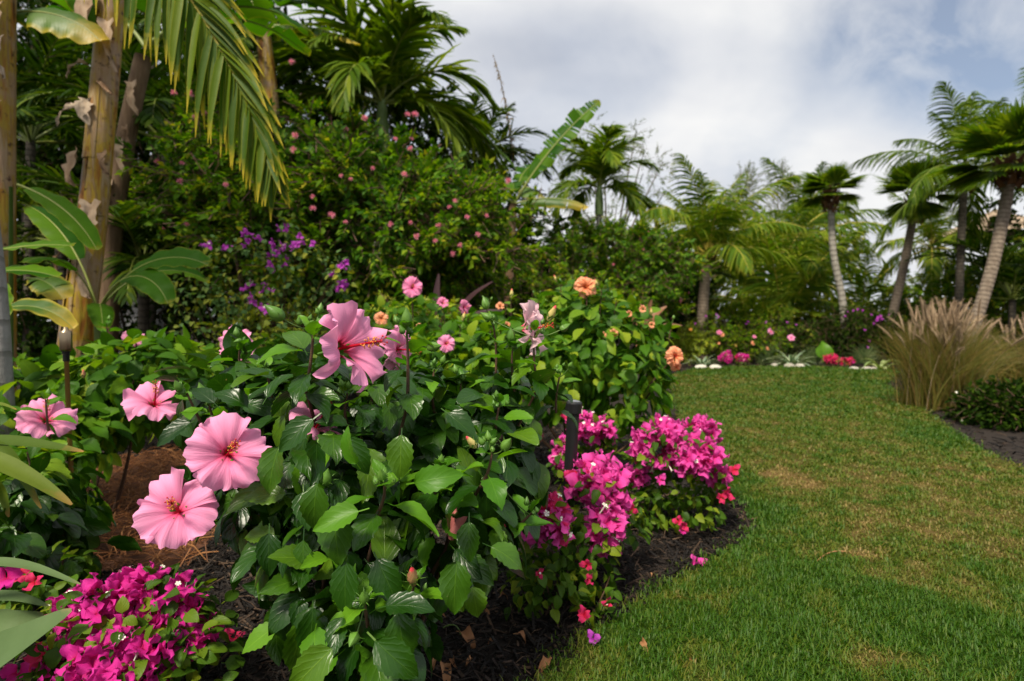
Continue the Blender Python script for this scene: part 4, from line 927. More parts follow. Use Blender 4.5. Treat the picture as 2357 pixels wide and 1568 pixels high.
bougainvillea('magenta bougainvillea mound with green leaves at its right, in the left front corner', P(260, 1568, 1.15) * np.array((1, 1, 0)),
    [ell(300, 1470, 1.12, .15, .13, .10), ell(460, 1510, 1.05, .06, .08, .07), ell(110, 1340, 1.3, .10, .1, .06), ell(200, 1570, 1.0, .15, .12, .07), ell(400, 1440, 1.08, .08, .1, .06)],
    [ell(270, 1440, 1.05, .085, .10, .06), ell(215, 1515, 1.0, .065, .09, .055), ell(325, 1355, 1.10, .035, .05, .028), ell(405, 1395, 1.06, .032, .05, .04), ell(310, 1545, 1.0, .07, .1, .045), ell(140, 1400, 1.15, .018, .04, .012), ell(462, 1468, 1.05, .012, .03, .012), ell(380, 1470, 1.02, .035, .05, .03)],
    900, 300, (('bract_red', .22), ('bract', 1.5)), 1.05, extra=((15, 1330, 1.0, 'bract', 1.1), (45, 1320, 1.15, 'bract_red', .8), (80, 1340, 1.15, 'bract_red', .8), (40, 1550, .95, 'bract', 1.0), (100, 1510, .95, 'bract_red', 1.0)), lparts=110)
bougainvillea('bougainvillea with a round magenta flower head and trailing leafy stems, below the black sprinkler riser', P(1300, 1420, 1.5) * np.array((1, 1, 0)),
    [ell(1290, 1250, 1.55, .13, .12, .10), ell(1240, 1330, 1.45, .11, .1, .075), ell(1370, 1290, 1.5, .055, .07, .12), ell(1370, 1180, 1.65, .10, .1, .10), ell(1450, 1190, 1.7, .05, .06, .07), ell(1375, 1420, 1.38, .035, .05, .06)],
    [ell(1268, 1195, 1.42, .046, .045, .045), ell(1385, 1120, 1.55, .05, .05, .035), ell(1390, 1225, 1.5, .03, .045, .045), ell(1405, 1170, 1.55, .03, .05, .04), ell(1320, 1110, 1.6, .03, .04, .02), ell(1370, 1085, 1.6, .05, .05, .02)],
    760, 150, (('bract_red', .28), ('bract_pink', 1.5)), 1.35, extra=((1350, 1335, 1.4, 'bract_red', .7), (1352, 1300, 1.42, 'bract_red', .7), (1345, 1415, 1.32, 'bract_red', .85), (1365, 1470, 1.28, 'bract_purple', .7), (1347, 1508, 1.27, 'bract_red', .7), (1400, 1390, 1.4, 'bract_red', .55), (1455, 1172, 1.6, 'bract_red', .7), (1165, 1222, 1.4, 'bract_red', .9), (1240, 1320, 1.36, 'bract_red', .5)))
bougainvillea('wide pink and crimson bougainvillea on the tip of black mulch beside the lawn', P(1560, 1215, 2.05) * np.array((1, 1, 0)),
    [ell(1560, 1120, 2.1, .18, .15, .10), ell(1480, 1160, 2.05, .11, .12, .07), ell(1640, 1110, 2.1, .08, .1, .07), ell(1590, 1170, 2.0, .12, .1, .06)],
    [ell(1505, 1030, 2.0, .075, .09, .065), ell(1590, 1050, 2.0, .075, .1, .06), ell(1650, 1085, 2.0, .04, .06, .035), ell(1610, 1000, 2.1, .06, .08, .035), ell(1530, 985, 2.05, .03, .05, .02), ell(1467, 1090, 2.05, .02, .05, .04)],
    760, 200, (('bract_red', .18), ('bract_pink', 1.5)), 1.4, extra=((1520, 970, 2.0, 'bract_pink', 1.0), (1515, 965, 2.02, 'bract_pink', .9), (1672, 1138, 1.95, 'bract_red', 1.0), (1660, 1145, 1.95, 'bract_red', .9), (1562, 1200, 1.9, 'bract_red', .8), (1575, 1212, 1.9, 'bract_red', .7), (1570, 1222, 1.9, 'bract', .6), (1690, 1082, 1.95, 'bract_red', .9), (1520, 1105, 1.9, 'bract_pink', .9)), lparts=140, fparts=210)
bougainvillea('small pink bougainvillea behind the black sprinkler riser', P(1370, 1080, 2.4) * np.array((1, 1, 0)),
    [ell(1370, 1060, 2.4, .11, .12, .12), ell(1430, 1060, 2.3, .07, .1, .09), ell(1310, 1060, 2.3, .06, .08, .1)],
    [ell(1360, 985, 2.3, .085, .08, .05), ell(1300, 1050, 2.2, .04, .06, .07), ell(1395, 1000, 2.3, .03, .05, .03)],
    320, 70, (('bract_red', .3), ('bract_pink', 1.5)), 1.3, lparts=80, fparts=100)
# purple bougainvillea, tall and loose
bougainvillea('tall loose bougainvillea with purple sprays and bare brown stems, right of the banana trunk', P(590, 800, 4.4) * np.array((1, 1, 0)),
    [ell(560, 650, 4.4, .50, .4, .38), ell(720, 640, 4.4, .28, .3, .25), ell(480, 720, 4.2, .3, .3, .3), ell(640, 740, 4.2, .42, .3, .22)],
    [ell(570, 555, 4.1, .12, .12, .07), ell(640, 590, 4.1, .08, .1, .13), ell(655, 515, 4.2, .06, .08, .06), ell(700, 570, 4.1, .10, .1, .05), ell(495, 560, 4.1, .08, .08, .03), ell(780, 640, 4.1, .08, .1, .12), ell(590, 680, 4.0, .12, .1, .10)],
    1150, 52, (('bract_purple', 2),), 1.25, 'boug_grey', 1.35, lparts=220, fparts=130, twig=60, extra=((612, 712, 3.9, 'bract_purple', 1.6), (795, 605, 4.0, 'bract_purple', 1.3), (722, 562, 4.0, 'bract_purple', 1.3), (690, 545, 4.0, 'bract_purple', 1.2), (480, 565, 4.0, 'bract_purple', 1.4)))
# ------------------------------------------------------------------ palms, bananas and trees
FR = {}
def frondset(kind):
    if kind in FR: return FR[kind]
    out = []
    if kind in ('coco', 'coco_gold', 'coco_dark'):
        mt = {'coco': 'palm', 'coco_gold': 'palm_gold', 'coco_dark': 'palm_dark'}[kind]
        for i, (e, b) in enumerate(((1.38, .7), (1.1, 1.1), (.8, 1.3), (.45, 1.35), (.1, 1.2), (-.3, .9))):
            out.append((e, mesh('frond', pinnate(2.2, e, b, 42, .66, .036, 1.35, i, .25, .16), [MT[mt], MT['rachis_gold' if kind == 'coco_gold' else 'rachis']])))
    elif kind == 'adon':
        for i, (e, b) in enumerate(((1.35, 1.3), (1.1, 1.9), (.8, 2.1), (.5, 2.1), (.15, 1.8), (1.2, 1.6))):
            out.append((e, mesh('frond', pinnate(1.55, e, b, 46, .52, .046, .9, 20 + i, .55, .12, 1.0, .4, .12), [MT['palm_lime'], MT['rachis']])))
    elif kind == 'areca':
        for i, (e, b) in enumerate(((1.35, .8), (1.1, 1.2), (.85, 1.4), (.55, 1.5), (1.2, 1.5), (.3, 1.3))):
            out.append((e, mesh('frond', pinnate(1.7, e, b, 34, .50, .036, .7, 40 + i, .5, .2, 1.0, .5, .1), [MT['palm_dark'], MT['rachis']])))
    elif kind == 'areca_gold':
        for i, (e, b) in enumerate(((1.35, .8), (1.1, 1.2), (.85, 1.4), (.55, 1.5), (1.2, 1.5), (.3, 1.3))):
            out.append((e, mesh('frond', pinnate(1.7, e, b, 34, .50, .036, .7, 40 + i, .5, .2, 1.0, .5, .1), [MT['palm_gold'], MT['rachis_gold']])))
    elif kind == 'fan':
        for i, (e, dr) in enumerate(((1.35, .3), (1.0, .5), (.65, .7), (.3, .8), (-.05, .8), (-.45, .6))):
            out.append((e, mesh('frond', fanleaf(.42, .88, 28, 60 + i, 1.9, e, dr), [MT['palm_lime'], MT['rachis']])))
    FR[kind] = out
    return out
def rotz(p, az, tilt=0.): return Matrix.Translation(Vector(p)) @ Matrix.Rotation(az, 4, 'Z') @ Matrix.Rotation(tilt, 4, 'X')
def palm(name, label, path, rad, kind, n, scale=1., trunk='coco_trunk', group=None, cat='palm tree', boots=0., shaft=0., strands=0, low=0, az0=0., skip=None, vmax=6):
    path = [np.asarray(q, float) for q in path]; base = path[0].copy()
    o = thing(name, label, cat, tuple(base), group)
    c = np.array(smooth3(path)); k = len(c); rr = np.linspace(rad * 1.12, rad * .85, k); rr[0] *= 1.25
    top = c[-1]
    if np.linalg.norm(top - base) > .15: worldpart('trunk', tube(c, rr * (.68 if kind in ('fan', 'coco') else 1.), 10), MT[trunk], o)
    if boots:
        L = boots; gs = []
        for i in range(46):
            f = i / 46; a = i * 2.4; q = top - np.array((0, 0, L * (1 - f))); d = np.array((math.cos(a), math.sin(a), 0))
            gs.append(strip([q + d * rad * .75, q + d * rad * 1.35 + np.array((0, 0, L * .16)), q + d * rad * 1.75 + np.array((0, 0, L * .30))], [rad * .9, rad * .7, rad * .3], d + np.array((0, 0, .1)), 2, .3))
        worldpart('leaf_bases', merge(gs), MT['boot'], o)
    if shaft:
        worldpart('crownshaft', tube([top - np.array((0, 0, .05)), top + np.array((0, 0, shaft * .3)), top + np.array((0, 0, shaft * .8)), top + np.array((0, 0, shaft))], [rad * 1.25, rad * 1.35, rad * .9, rad * .5], 8), MT['shaft'], o)
        top = top + np.array((0, 0, shaft * .85))
    fs = frondset(kind)
    for i in range(n):
        az = az0 + i * 2.399 + rng.normal(0, .12); f = i / max(1, n - 1)
        if skip and skip(az): continue
        v = min(vmax - 1, max(0, int(f * vmax + rng.normal(0, .4)))); me = fs[v % len(fs)][1]
        part('frond', me, o, rotz(top, az, rng.normal(0, .22 if kind == 'fan' else .08)) @ Matrix.Scale(scale * rng.uniform(.85, 1.1) * (.7 + .3 * min(1, f * 3)), 4))
    if strands:
        for i in range(strands):
            a = rng.uniform(0, 6.28); d = np.array((math.cos(a), math.sin(a), 0)) * rng.uniform(.1, .45) * scale; q0 = top - np.array((0, 0, shaft)); l = rng.uniform(.25, .6) * scale
            worldpart('flower_strand', merge([tube(curve(q0, q0 + d + np.array((0, 0, .05)), q0 + d * 1.2 - np.array((0, 0, l)), 8), .012 * scale, 4), ]
                + [ellipsoid_geo(q0 + d * (1 + .02 * j) - np.array((rng.normal(0, .03), rng.normal(0, .03), l * j / 14)), (.016,) * 3, 3, 4) for j in range(12)]), MT['strand'], o)
    return o
def smooth3(pts, n=5):
    pts = [np.asarray(p, float) for p in pts]
    if len(pts) == 2: return [pts[0] + (pts[1] - pts[0]) * q for q in np.linspace(0, 1, 12)]
    out = []
    for i in range(len(pts) - 1):
        p0, p1, p2, p3 = pts[max(i - 1, 0)], pts[i], pts[i + 1], pts[min(i + 2, len(pts) - 1)]
        for q in np.linspace(0, 1, n, endpoint=False):
            out.append(.5 * ((2 * p1) + (p2 - p0) * q + (2 * p0 - 5 * p1 + 4 * p2 - p3) * q * q + (3 * p1 - p0 - 3 * p2 + p3) * q ** 3))
    return out + [pts[-1]]
def foot(px, d): 
    q = P(px, 741, d); q[2] = 0; return q
def tree(name, label, cat, bx, d, ells, n, tpl, mat, size=1., group=None, trunk_r=.07, nb=8, rmin=.45, down=.25, trunk=True, jit=.6):
    o = thing(name, label, cat, tuple(foot(bx, d)), group); base = foot(bx, d); E = np.array(ells)
    p, nn = shell(E, n, rmin, .05); dd, u = leaf_dirs(nn, down, .8, jit, .8); var = rng.integers(0, 4, n)[:len(p)]
    A = frames(p, dd, u, rng.uniform(.7, 1.25, len(p)) * size)
    stuffpart('crown', merge([scatter(TPL[tpl, v], A[var == v]) for v in range(4)]), [MT[mat], MT['stem']], o)
    if trunk:
        tc = E[:, :3].mean(0); fork = base + (tc - base) * .4; fork[:2] = base[:2] + (tc - base)[:2] * .25
        worldpart('trunk', tube(curve(base, (base + fork) / 2 + np.append(rng.normal(0, .05, 2), 0), fork, 6), np.linspace(trunk_r, trunk_r * .7, 6), 8), MT['bark'], o)
        for e in np.vstack([E[:, :3], shell(E, nb, .5)[0]])[:nb + len(E)]:
            worldpart('branch', tube(curve(fork - (fork - base) * rng.uniform(0, .3), (fork + e) / 2 + np.array((0, 0, .1)), e, 7), np.linspace(trunk_r * .5, trunk_r * .12, 7), 5), MT['bark'], o)
    return o

# ---- dark broadleaf trees closing the garden at the left
GT = 'dark broadleaf trees behind the bananas'
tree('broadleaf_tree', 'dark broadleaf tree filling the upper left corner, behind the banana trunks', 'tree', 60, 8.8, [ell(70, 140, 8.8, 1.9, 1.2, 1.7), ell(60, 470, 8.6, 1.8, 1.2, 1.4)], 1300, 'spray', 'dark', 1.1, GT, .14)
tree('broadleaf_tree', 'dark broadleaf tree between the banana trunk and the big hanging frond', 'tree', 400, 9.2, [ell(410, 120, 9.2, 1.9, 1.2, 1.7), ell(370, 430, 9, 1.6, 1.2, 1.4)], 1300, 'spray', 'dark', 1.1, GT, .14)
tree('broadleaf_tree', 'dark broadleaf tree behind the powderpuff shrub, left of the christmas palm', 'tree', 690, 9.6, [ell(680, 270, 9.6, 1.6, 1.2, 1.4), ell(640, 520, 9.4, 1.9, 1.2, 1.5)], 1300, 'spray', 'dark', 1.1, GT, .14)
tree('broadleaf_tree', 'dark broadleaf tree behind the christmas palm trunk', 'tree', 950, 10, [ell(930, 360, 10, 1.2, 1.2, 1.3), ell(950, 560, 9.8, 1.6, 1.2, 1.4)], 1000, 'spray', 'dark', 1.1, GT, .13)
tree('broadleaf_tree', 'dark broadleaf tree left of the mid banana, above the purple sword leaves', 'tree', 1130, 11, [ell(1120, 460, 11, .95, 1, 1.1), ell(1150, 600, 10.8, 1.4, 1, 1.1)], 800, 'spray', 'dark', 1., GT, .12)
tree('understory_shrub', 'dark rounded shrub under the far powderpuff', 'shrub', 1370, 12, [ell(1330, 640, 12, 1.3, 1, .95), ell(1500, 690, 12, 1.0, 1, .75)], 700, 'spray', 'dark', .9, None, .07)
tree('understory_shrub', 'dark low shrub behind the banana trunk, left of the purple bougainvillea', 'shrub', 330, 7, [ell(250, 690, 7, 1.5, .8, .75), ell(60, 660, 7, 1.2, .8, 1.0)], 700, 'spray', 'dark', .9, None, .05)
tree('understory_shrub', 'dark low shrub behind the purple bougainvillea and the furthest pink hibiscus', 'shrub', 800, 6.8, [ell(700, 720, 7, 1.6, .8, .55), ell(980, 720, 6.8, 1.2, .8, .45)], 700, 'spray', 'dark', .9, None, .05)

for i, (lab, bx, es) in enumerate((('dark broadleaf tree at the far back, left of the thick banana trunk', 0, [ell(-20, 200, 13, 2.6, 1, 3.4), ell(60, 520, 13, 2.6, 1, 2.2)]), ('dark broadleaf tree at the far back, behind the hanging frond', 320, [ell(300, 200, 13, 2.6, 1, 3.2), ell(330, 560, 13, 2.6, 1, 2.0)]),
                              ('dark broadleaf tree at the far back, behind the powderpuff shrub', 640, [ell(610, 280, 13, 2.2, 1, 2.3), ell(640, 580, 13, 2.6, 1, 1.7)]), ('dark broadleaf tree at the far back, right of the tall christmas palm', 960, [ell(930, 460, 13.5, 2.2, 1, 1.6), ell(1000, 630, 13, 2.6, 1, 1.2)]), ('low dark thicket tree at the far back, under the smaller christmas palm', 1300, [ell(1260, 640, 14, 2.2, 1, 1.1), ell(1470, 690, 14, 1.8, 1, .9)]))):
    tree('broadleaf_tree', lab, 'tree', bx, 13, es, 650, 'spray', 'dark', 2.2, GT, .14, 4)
# ---- dark feather palms among them
GA = 'dark clustering palms in the left thicket'
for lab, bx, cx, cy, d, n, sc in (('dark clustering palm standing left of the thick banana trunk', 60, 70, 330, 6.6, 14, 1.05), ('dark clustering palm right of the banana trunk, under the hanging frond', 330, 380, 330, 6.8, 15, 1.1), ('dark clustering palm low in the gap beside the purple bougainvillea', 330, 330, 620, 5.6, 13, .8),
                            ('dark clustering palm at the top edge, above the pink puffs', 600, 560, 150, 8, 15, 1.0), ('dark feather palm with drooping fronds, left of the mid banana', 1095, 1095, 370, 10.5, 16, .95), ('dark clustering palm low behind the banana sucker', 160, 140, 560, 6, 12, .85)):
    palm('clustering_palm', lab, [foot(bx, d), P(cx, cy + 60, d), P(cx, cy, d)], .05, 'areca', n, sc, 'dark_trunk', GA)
o = palm('clustering_palm', 'low palm with orange dead fronds under the powderpuff shrub', [foot(1060, 7.5), P(1060, 600, 7.5)], .05, 'areca', 9, .7, 'dark_trunk', GA)
dead = mesh('dead_frond', pinnate(1.5, .5, 1.9, 30, .42, .034, 1.1, 77, .3, .2), [MT['palm_dead'], MT['rachis_gold']])
for az in (2.6, 3.3, 3.9): part('dead_frond', dead, o, rotz(P(1045, 560, 7.3), az, -.3) @ Matrix.Scale(.55, 4))
o = single('dead_spike_frond', mesh('dead_spike_frond', pinnate(2.0, 1.5, .25, 34, .26, .03, 1.6, 78, .2, .1, 1.2, .5), [MT['palm_dead'], MT['bark']]), 'brown withered frond standing upright against the sky', 'palm frond', rotz(P(1180, 380, 10.3), -1.45 + math.pi) @ Matrix.Scale(.98, 4))

# ---- christmas palms
palm('christmas_palm', 'tall christmas palm with arching crown and hanging flower strands, top centre left', [foot(860, 8), P(872, 480, 8), P(880, 345, 8)], .075, 'adon', 18, 1.4, 'pale_trunk', 'christmas palms', shaft=.75, strands=12, az0=.4)
palm('christmas_palm', 'smaller christmas palm right of the mid banana, against the sky', [foot(1385, 12), P(1380, 600, 12), P(1379, 490, 12)], .07, 'adon', 16, 1.1, 'grey_trunk', 'christmas palms', shaft=.6, strands=12, az0=1.3)

# ---- bananas
def bleaf(o, p0, az, L, W, pet, e0, bend, tears, seed, mat='banana', vf=.35, drop=.5, tilt=0., name='leaf', label=None, roll=0., twist=0.):
    me = mesh('banana_leaf', bananaleaf(L, W, pet, e0, bend, tears, seed, vf, drop=drop, twist=twist), [MT[mat], MT['rachis']])
    return part(name, me, o, Matrix.Translation(Vector(p0)) @ Matrix.Rotation(az, 4, 'Z') @ Matrix.Rotation(tilt, 4, 'Y') @ Matrix.Rotation(roll, 4, Vector((0, math.cos(e0), math.sin(e0)))), label=label)
def husks(o, spots, d, rad):
    for px, py, dx, L, W in spots:
        q = P(px, py, d); r_ = np.random.default_rng(int(px * 7 + py)); sgn = 1 if dx > 0 else -1
        base = q + np.array((sgn * rad * .1, -rad * .9, 0)); n = 9; s = np.linspace(0, 1, n)
        pts = base + np.stack([dx * s ** 1.5 + .008 * np.sin(s * 7), -.04 * np.sin(s * 2.4), -L * s + .35 * abs(dx) * np.sin(s * 3)], 1)
        g = strip(pts, 1.4 * W * np.array([1, 1, .95, .9, .8, .7, .62, .5, .12]) * (1 + .2 * r_.normal(size=n)), np.array((.3 * sgn, -1, .2)) + .2 * r_.normal(size=3), 4, .5)
        g.V += r_.normal(0, .006, g.V.shape); worldpart('dry_sheath', g, MT['husk'], o)
BR = -math.pi / 2                                             # heading to the right of the picture
b0 = thing('banana_plant', 'banana with thick yellow and brown trunk shedding dry grey sheaths', 'banana plant', tuple(foot(150, 3.8)), 'banana plants')
path = smooth3([foot(150, 3.8), P(178, 790, 3.8), P(207, 560, 3.8), P(234, 300, 3.8), P(262, -20, 3.8), P(285, -330, 3.8)])
worldpart('pseudostem', tube(path, np.linspace(.098, .062, len(path)), 14), MT['bstem'], b0)
for i, (f0, f1, a_, wd) in enumerate(((.0, .55, -1.2, .9), (.25, .72, -2.3, .8), (.45, .86, -.9, .8), (.55, 1., -1.9, .7), (.1, .4, -2.6, .8))):
    n = 14; cc = np.array(path); kk = np.linspace(f0, f1, n); cen = np.stack([np.interp(kk, np.linspace(0, 1, len(cc)), cc[:, j]) for j in range(3)], 1)
    rr = np.interp(kk, [0, 1], [.100, .064]) + .004 * i; an = a_ + np.linspace(-wd, wd, 7) + 0 * 1.0
    taper = np.linspace(1, .45, n)[:, None]; ang = a_ + (an - a_)[None] * taper
    worldpart('sheath', grid(np.stack([cen[:, 0:1] + np.cos(ang) * rr[:, None], cen[:, 1:2] + np.sin(ang) * rr[:, None], np.repeat(cen[:, 2:3], 7, 1)], -1)), MT['bstem'], b0)
husks(b0, ((200, 355, -.01, .24, .075), (226, 470, .03, .22, .08), (216, 240, .03, .18, .07), (190, 470, -.06, .18, .045), (262, 60, .07, .35, .06), (232, 0, .0, .32, .10), (245, 200, .10, .10, .03), (228, 165, -.13, .08, .03), (195, 250, -.10, .16, .03), (255, 360, .05, .16, .04), (215, 585, .03, .3, .06), (176, 560, -.04, .2, .04)), 3.8, .09)
bleaf(b0, P(285, -330, 3.8), BR + .3, 1.5, .5, .4, .9, 1.4, 5, 1); bleaf(b0, P(285, -330, 3.8), 1.2, 1.5, .5, .4, .8, 1.6, 5, 2); bleaf(b0, P(285, -330, 3.8), .2, 1.6, .5, .4, 1.1, 1.2, 4, 3)
b1 = thing('banana_plant', 'banana trunk cut by the left edge of the view, yellow and brown', 'banana plant', tuple(foot(-30, 3.5)), 'banana plants')
path1 = smooth3([foot(-28, 3.5), P(-16, 700, 3.5), P(-12, 300, 3.5), P(-6, 0, 3.5), P(0, -300, 3.5)])
worldpart('pseudostem', tube(path1, np.linspace(.12, .08, len(path1)), 14), MT['bstem'], b1)
husks(b1, ((18, 100, .05, .25, .04), (12, 250, .03, .12, .05), (5, 20, .01, .3, .07)), 3.5, .08)
bleaf(b1, P(-20, 40, 3.6), BR, .62, .34, .12, .25, 1.1, 1, 11, 'banana_yel', .1, .8, twist=.8); bleaf(b1, P(70, -120, 3.7), BR + .1, .62, .32, .1, -.5, .9, 1, 12, 'banana', .2, .6, twist=.8); bleaf(b1, P(0, -300, 3.5), 1.0, 1.2, .45, .4, .8, 1.3, 4, 13)
b2 = thing('banana_plant', 'brown leaning banana trunk in the dark behind the thick yellow one', 'banana plant', tuple(foot(235, 5.2)), 'banana plants')
path2 = smooth3([foot(235, 5.2), P(255, 560, 5.2), P(288, 330, 5.2), P(330, 130, 5.2)])
worldpart('pseudostem', tube(path2, np.linspace(.10, .07, len(path2)), 12), MT['husk_shaded'], b2)
husks(b2, ((290, 330, .04, .3, .07), (300, 300, .08, .2, .05), (275, 420, -.05, .25, .05), (315, 200, .06, .3, .06)), 5.2, .1)
for i, (az, L, e0) in enumerate(((BR, 1.4, .7), (BR - .9, 1.3, .9), (BR + .8, 1.5, .9), (1.2, 1.3, .9))): bleaf(b2, P(335, 110, 5.2), az, L, .45, .3, e0, 1.5, 6, 30 + i)
# high banana leaves at the top edge, beyond the hanging frond
b5 = thing('banana_plant', 'banana with torn leaves across the top edge, right of the hanging frond', 'banana plant', tuple(foot(640, 7)), 'banana plants')
worldpart('pseudostem', tube(smooth3([foot(640, 7), P(625, 300, 7), P(600, 30, 7)]), np.linspace(.13, .08, 11), 10), MT['bstem'], b5)
bleaf(b5, P(600, 60, 7), BR, 1.15, .36, .1, .05, .55, 9, 41, 'banana_yel', .3, .9, twist=.5); bleaf(b5, P(560, 10, 7), BR + .2, 1.1, .42, .2, .35, 1.0, 5, 42, 'banana', .2, .6, twist=.4); bleaf(b5, P(600, 30, 7), 2.2, 1.3, .45, .2, .6, 1.3, 6, 43); bleaf(b5, P(600, 20, 7), 1.0, 1.3, .45, .2, .9, 1.1, 5, 44)
# banana sucker
b3 = thing('banana_plant', 'young banana sucker with fresh broad leaves, at the foot of the thick trunk', 'banana plant', tuple(foot(235, 3.5)), 'banana plants')
pc = P(225, 720, 3.45); worldpart('pseudostem', tube([foot(232, 3.5), pc], [.035, .022], 8), MT['shaft'], b3)
bleaf(b3, pc, BR - .1, .52, .21, .33, 1.0, 1.5, 0, 50, 'banana', .12, .15, twist=.8); bleaf(b3, pc, BR - .4, .46, .19, .30, .95, 2.1, 0, 51, 'banana', .12, .15, twist=.6); bleaf(b3, pc, BR + .5, .42, .17, .3, 1.05, 1.7, 1, 52, 'banana', .12, .15, twist=.5)
bleaf(b3, pc, -BR - .3, .56, .19, .36, 1.25, .9, 0, 53, 'banana', .12, .2, twist=-.5); bleaf(b3, pc, BR - .9, .34, .14, .2, .4, 1.4, 0, 54, 'banana', .2, .6); bleaf(b3, pc, math.pi, .36, .14, .3, 1.2, 1.8, 0, 55, 'banana', .2, .5)
# mid banana against the sky
b4 = thing('banana_plant', 'banana with one tall torn leaf against the sky and a yellowing drooping leaf', 'banana plant', tuple(foot(1165, 8.5)), 'banana plants')
pc = P(1182, 470, 8.5); worldpart('pseudostem', tube(smooth3([foot(1165, 8.5), P(1172, 600, 8.5), pc]), np.linspace(.11, .06, 11), 10), MT['husk'], b4)
bleaf(b4, pc, BR, 1.55, .42, .45, 1.02, .35, 16, 61, 'banana', .35, .5, label='tall torn leaf', twist=1.05); bleaf(b4, pc, BR - .25, 1.05, .34, .10, .22, .75, 3, 62, 'banana_yel', .1, .8, label='yellowing drooping leaf', twist=.65)
bleaf(b4, pc, BR + .2, .42, .36, .16, 1.0, 1.9, 1, 63, 'banana_yel', .2, .7, twist=.6); bleaf(b4, pc, -BR, .8, .36, .15, .9, 1.9, 4, 64, 'banana', twist=-.6); bleaf(b4, pc, BR + 1.1, 1.0, .38, .3, 1.2, 1.2, 5, 65, 'banana'); bleaf(b4, pc, math.pi, .6, .3, .2, .9, 2.0, 3, 66, 'banana')

# broad leaved ginger at the left edge
gi = thing('ginger_plant', 'broad glossy leaves reaching in from the left edge, in front of the banana trunk', 'plant', (-2.75, 2.5, 0))
for i, (x, y, d, az, L, W, e0, bd) in enumerate(((-60, 590, 2.7, BR, .42, .13, .25, .35), (-70, 640, 2.7, BR - .2, .46, .12, .20, .5), (-50, 740, 2.5, BR, .40, .11, .55, 1.5), (-10, 620, 2.4, BR - .9, .24, .13, -.9, .4), (40, 425, 3.0, BR - .1, .52, .13, -.35, .75), (60, 640, 3.0, BR - .3, .24, .16, .0, 1.0))):
    bleaf(gi, P(x, y, d), az, L, W * 1.15, .06, e0, bd, 2 if i == 5 else 0, 70 + i, 'banana_yel' if i in (2, 5) else 'banana', .3, .35, twist=.5)
for x, d in ((-75, 2.7), (-60, 2.5), (25, 3.0)): worldpart('cane', tube([foot(x - 10, d), P(x, 430 if d == 3.0 else 560, d)], [.014, .009], 6), MT['stem_green'], gi)

# ---- grey palm trunk at the left edge and its big frond hanging into the view
gp = thing('feather_palm', 'palm with slim smooth grey trunk at the left edge and one big yellowing frond overhead', 'palm tree', tuple(foot(10, 1.95)))
path = smooth3([foot(12, 1.95), P(-2, 980, 1.95), P(-22, 640, 1.98), P(-75, 200, 2.05), P(-120, -420, 2.3)])
worldpart('trunk', tube(path, np.linspace(.050, .036, len(path)), 12), MT['grey_trunk'], gp)
rc = curve(P(-115, -430, 2.3), P(330, -520, 2.45), 0, 40, None) if False else curve(P(-115, -430, 2.3), P(280, -330, 2.45), P(520, 60, 2.55), 40, P(632, 405, 2.6))
fr = worldpart('frond', tube(rc, np.linspace(.014, .003, 40), 6), MT['rachis_gold'], gp, label='big yellowing frond hanging into the view')
tgs = unit(np.gradient(rc, axis=0))
for q in np.linspace(.22, .995, 52):
    c = np.array([np.interp(q, np.linspace(0, 1, 40), rc[:, j]) for j in range(3)]); tg = unit(np.array([np.interp(q, np.linspace(0, 1, 40), tgs[:, j]) for j in range(3)]))
    sdv = unit(np.cross(tg, np.array((0, -1., .15)))); 
    for sg in (-1, 1):
        L = (.52 if sg > 0 else .46) * math.sin(math.pi * (.25 + .68 * q)) ** .6 * rng.uniform(.85, 1.1); al = (.95 if sg > 0 else .70) * (1.1 - .75 * q) + rng.normal(0, .05)
        d = math.cos(al) * tg + math.sin(al) * (-sg) * sdv * -1 + np.array((0, -.18 + rng.normal(0, .1), 0)); pts = [c]; dd = d
        for kk in range(5):
            dd = unit(dd + np.array((0, 0, -1.)) * (.10 if sg > 0 else .07) * (1 + kk * .5) + rng.normal(0, .02, 3)); pts.append(pts[-1] + dd * L / 5)
        g = strip(pts, .034 * np.array([.6, 1, 1, .85, .5, .05]), np.array((.2 * sg, -1., .45)) + rng.normal(0, .25, 3), 2, .35)
        Wf = WM[fr]; me = mesh('leaflet', Geo(g.V - np.array(Wf.translation), g.T, g.UV), MT['frond_near']); part('leaflet', me, fr, Wf.copy())
for i, az in enumerate((.3, 1.2, 2.1, 2.9)): part('frond', frondset('areca')[1 + i % 3][1], gp, rotz(P(-118, -425, 2.3), az))

# ---- strap leaved plants, left foreground
def straps(name, label, base, leaves, mat, cat='plant', group=None):
    o = thing(name, label, cat, tuple(base), group)
    for pts, W, nv in leaves:
        c = np.array(smooth3([P(*q) for q in pts], 6)); n = len(c); s = np.linspace(0, 1, n); w_ = W * np.minimum(1, .55 + 1.2 * s) * np.clip((1.02 - s) / .45, 0.03, 1) ** .7
        worldpart('leaf', strip(c, w_, np.asarray(nv, float), 4, .25), MT[mat], o)
    return o
straps('strap_leaf_plant', 'yellowing strap leaves with brown dry tips reaching in from the left edge', (-1.55, 1.35, 0),
    [(((-190, 1040, 1.3), (-40, 1015, 1.3), (80, 1022, 1.28), (192, 1040, 1.25)), .034, (0, -.5, 1)), (((-200, 1080, 1.2), (-60, 1050, 1.2), (60, 1095, 1.2), (165, 1162, 1.2)), .042, (.3, -.55, 1)),
     (((-120, 1000, 1.3), (-10, 1030, 1.28), (45, 1080, 1.26), (95, 1170, 1.24)), .036, (-.6, -.8, .7)), (((-150, 960, 1.4), (-60, 930, 1.4), (0, 930, 1.4), (38, 943, 1.38)), .012, (0, -.6, 1)), (((-160, 1120, 1.2), (-60, 1100, 1.25), (0, 1130, 1.3), (20, 1190, 1.3)), .03, (0, -.8, .7))], 'strap_yel')
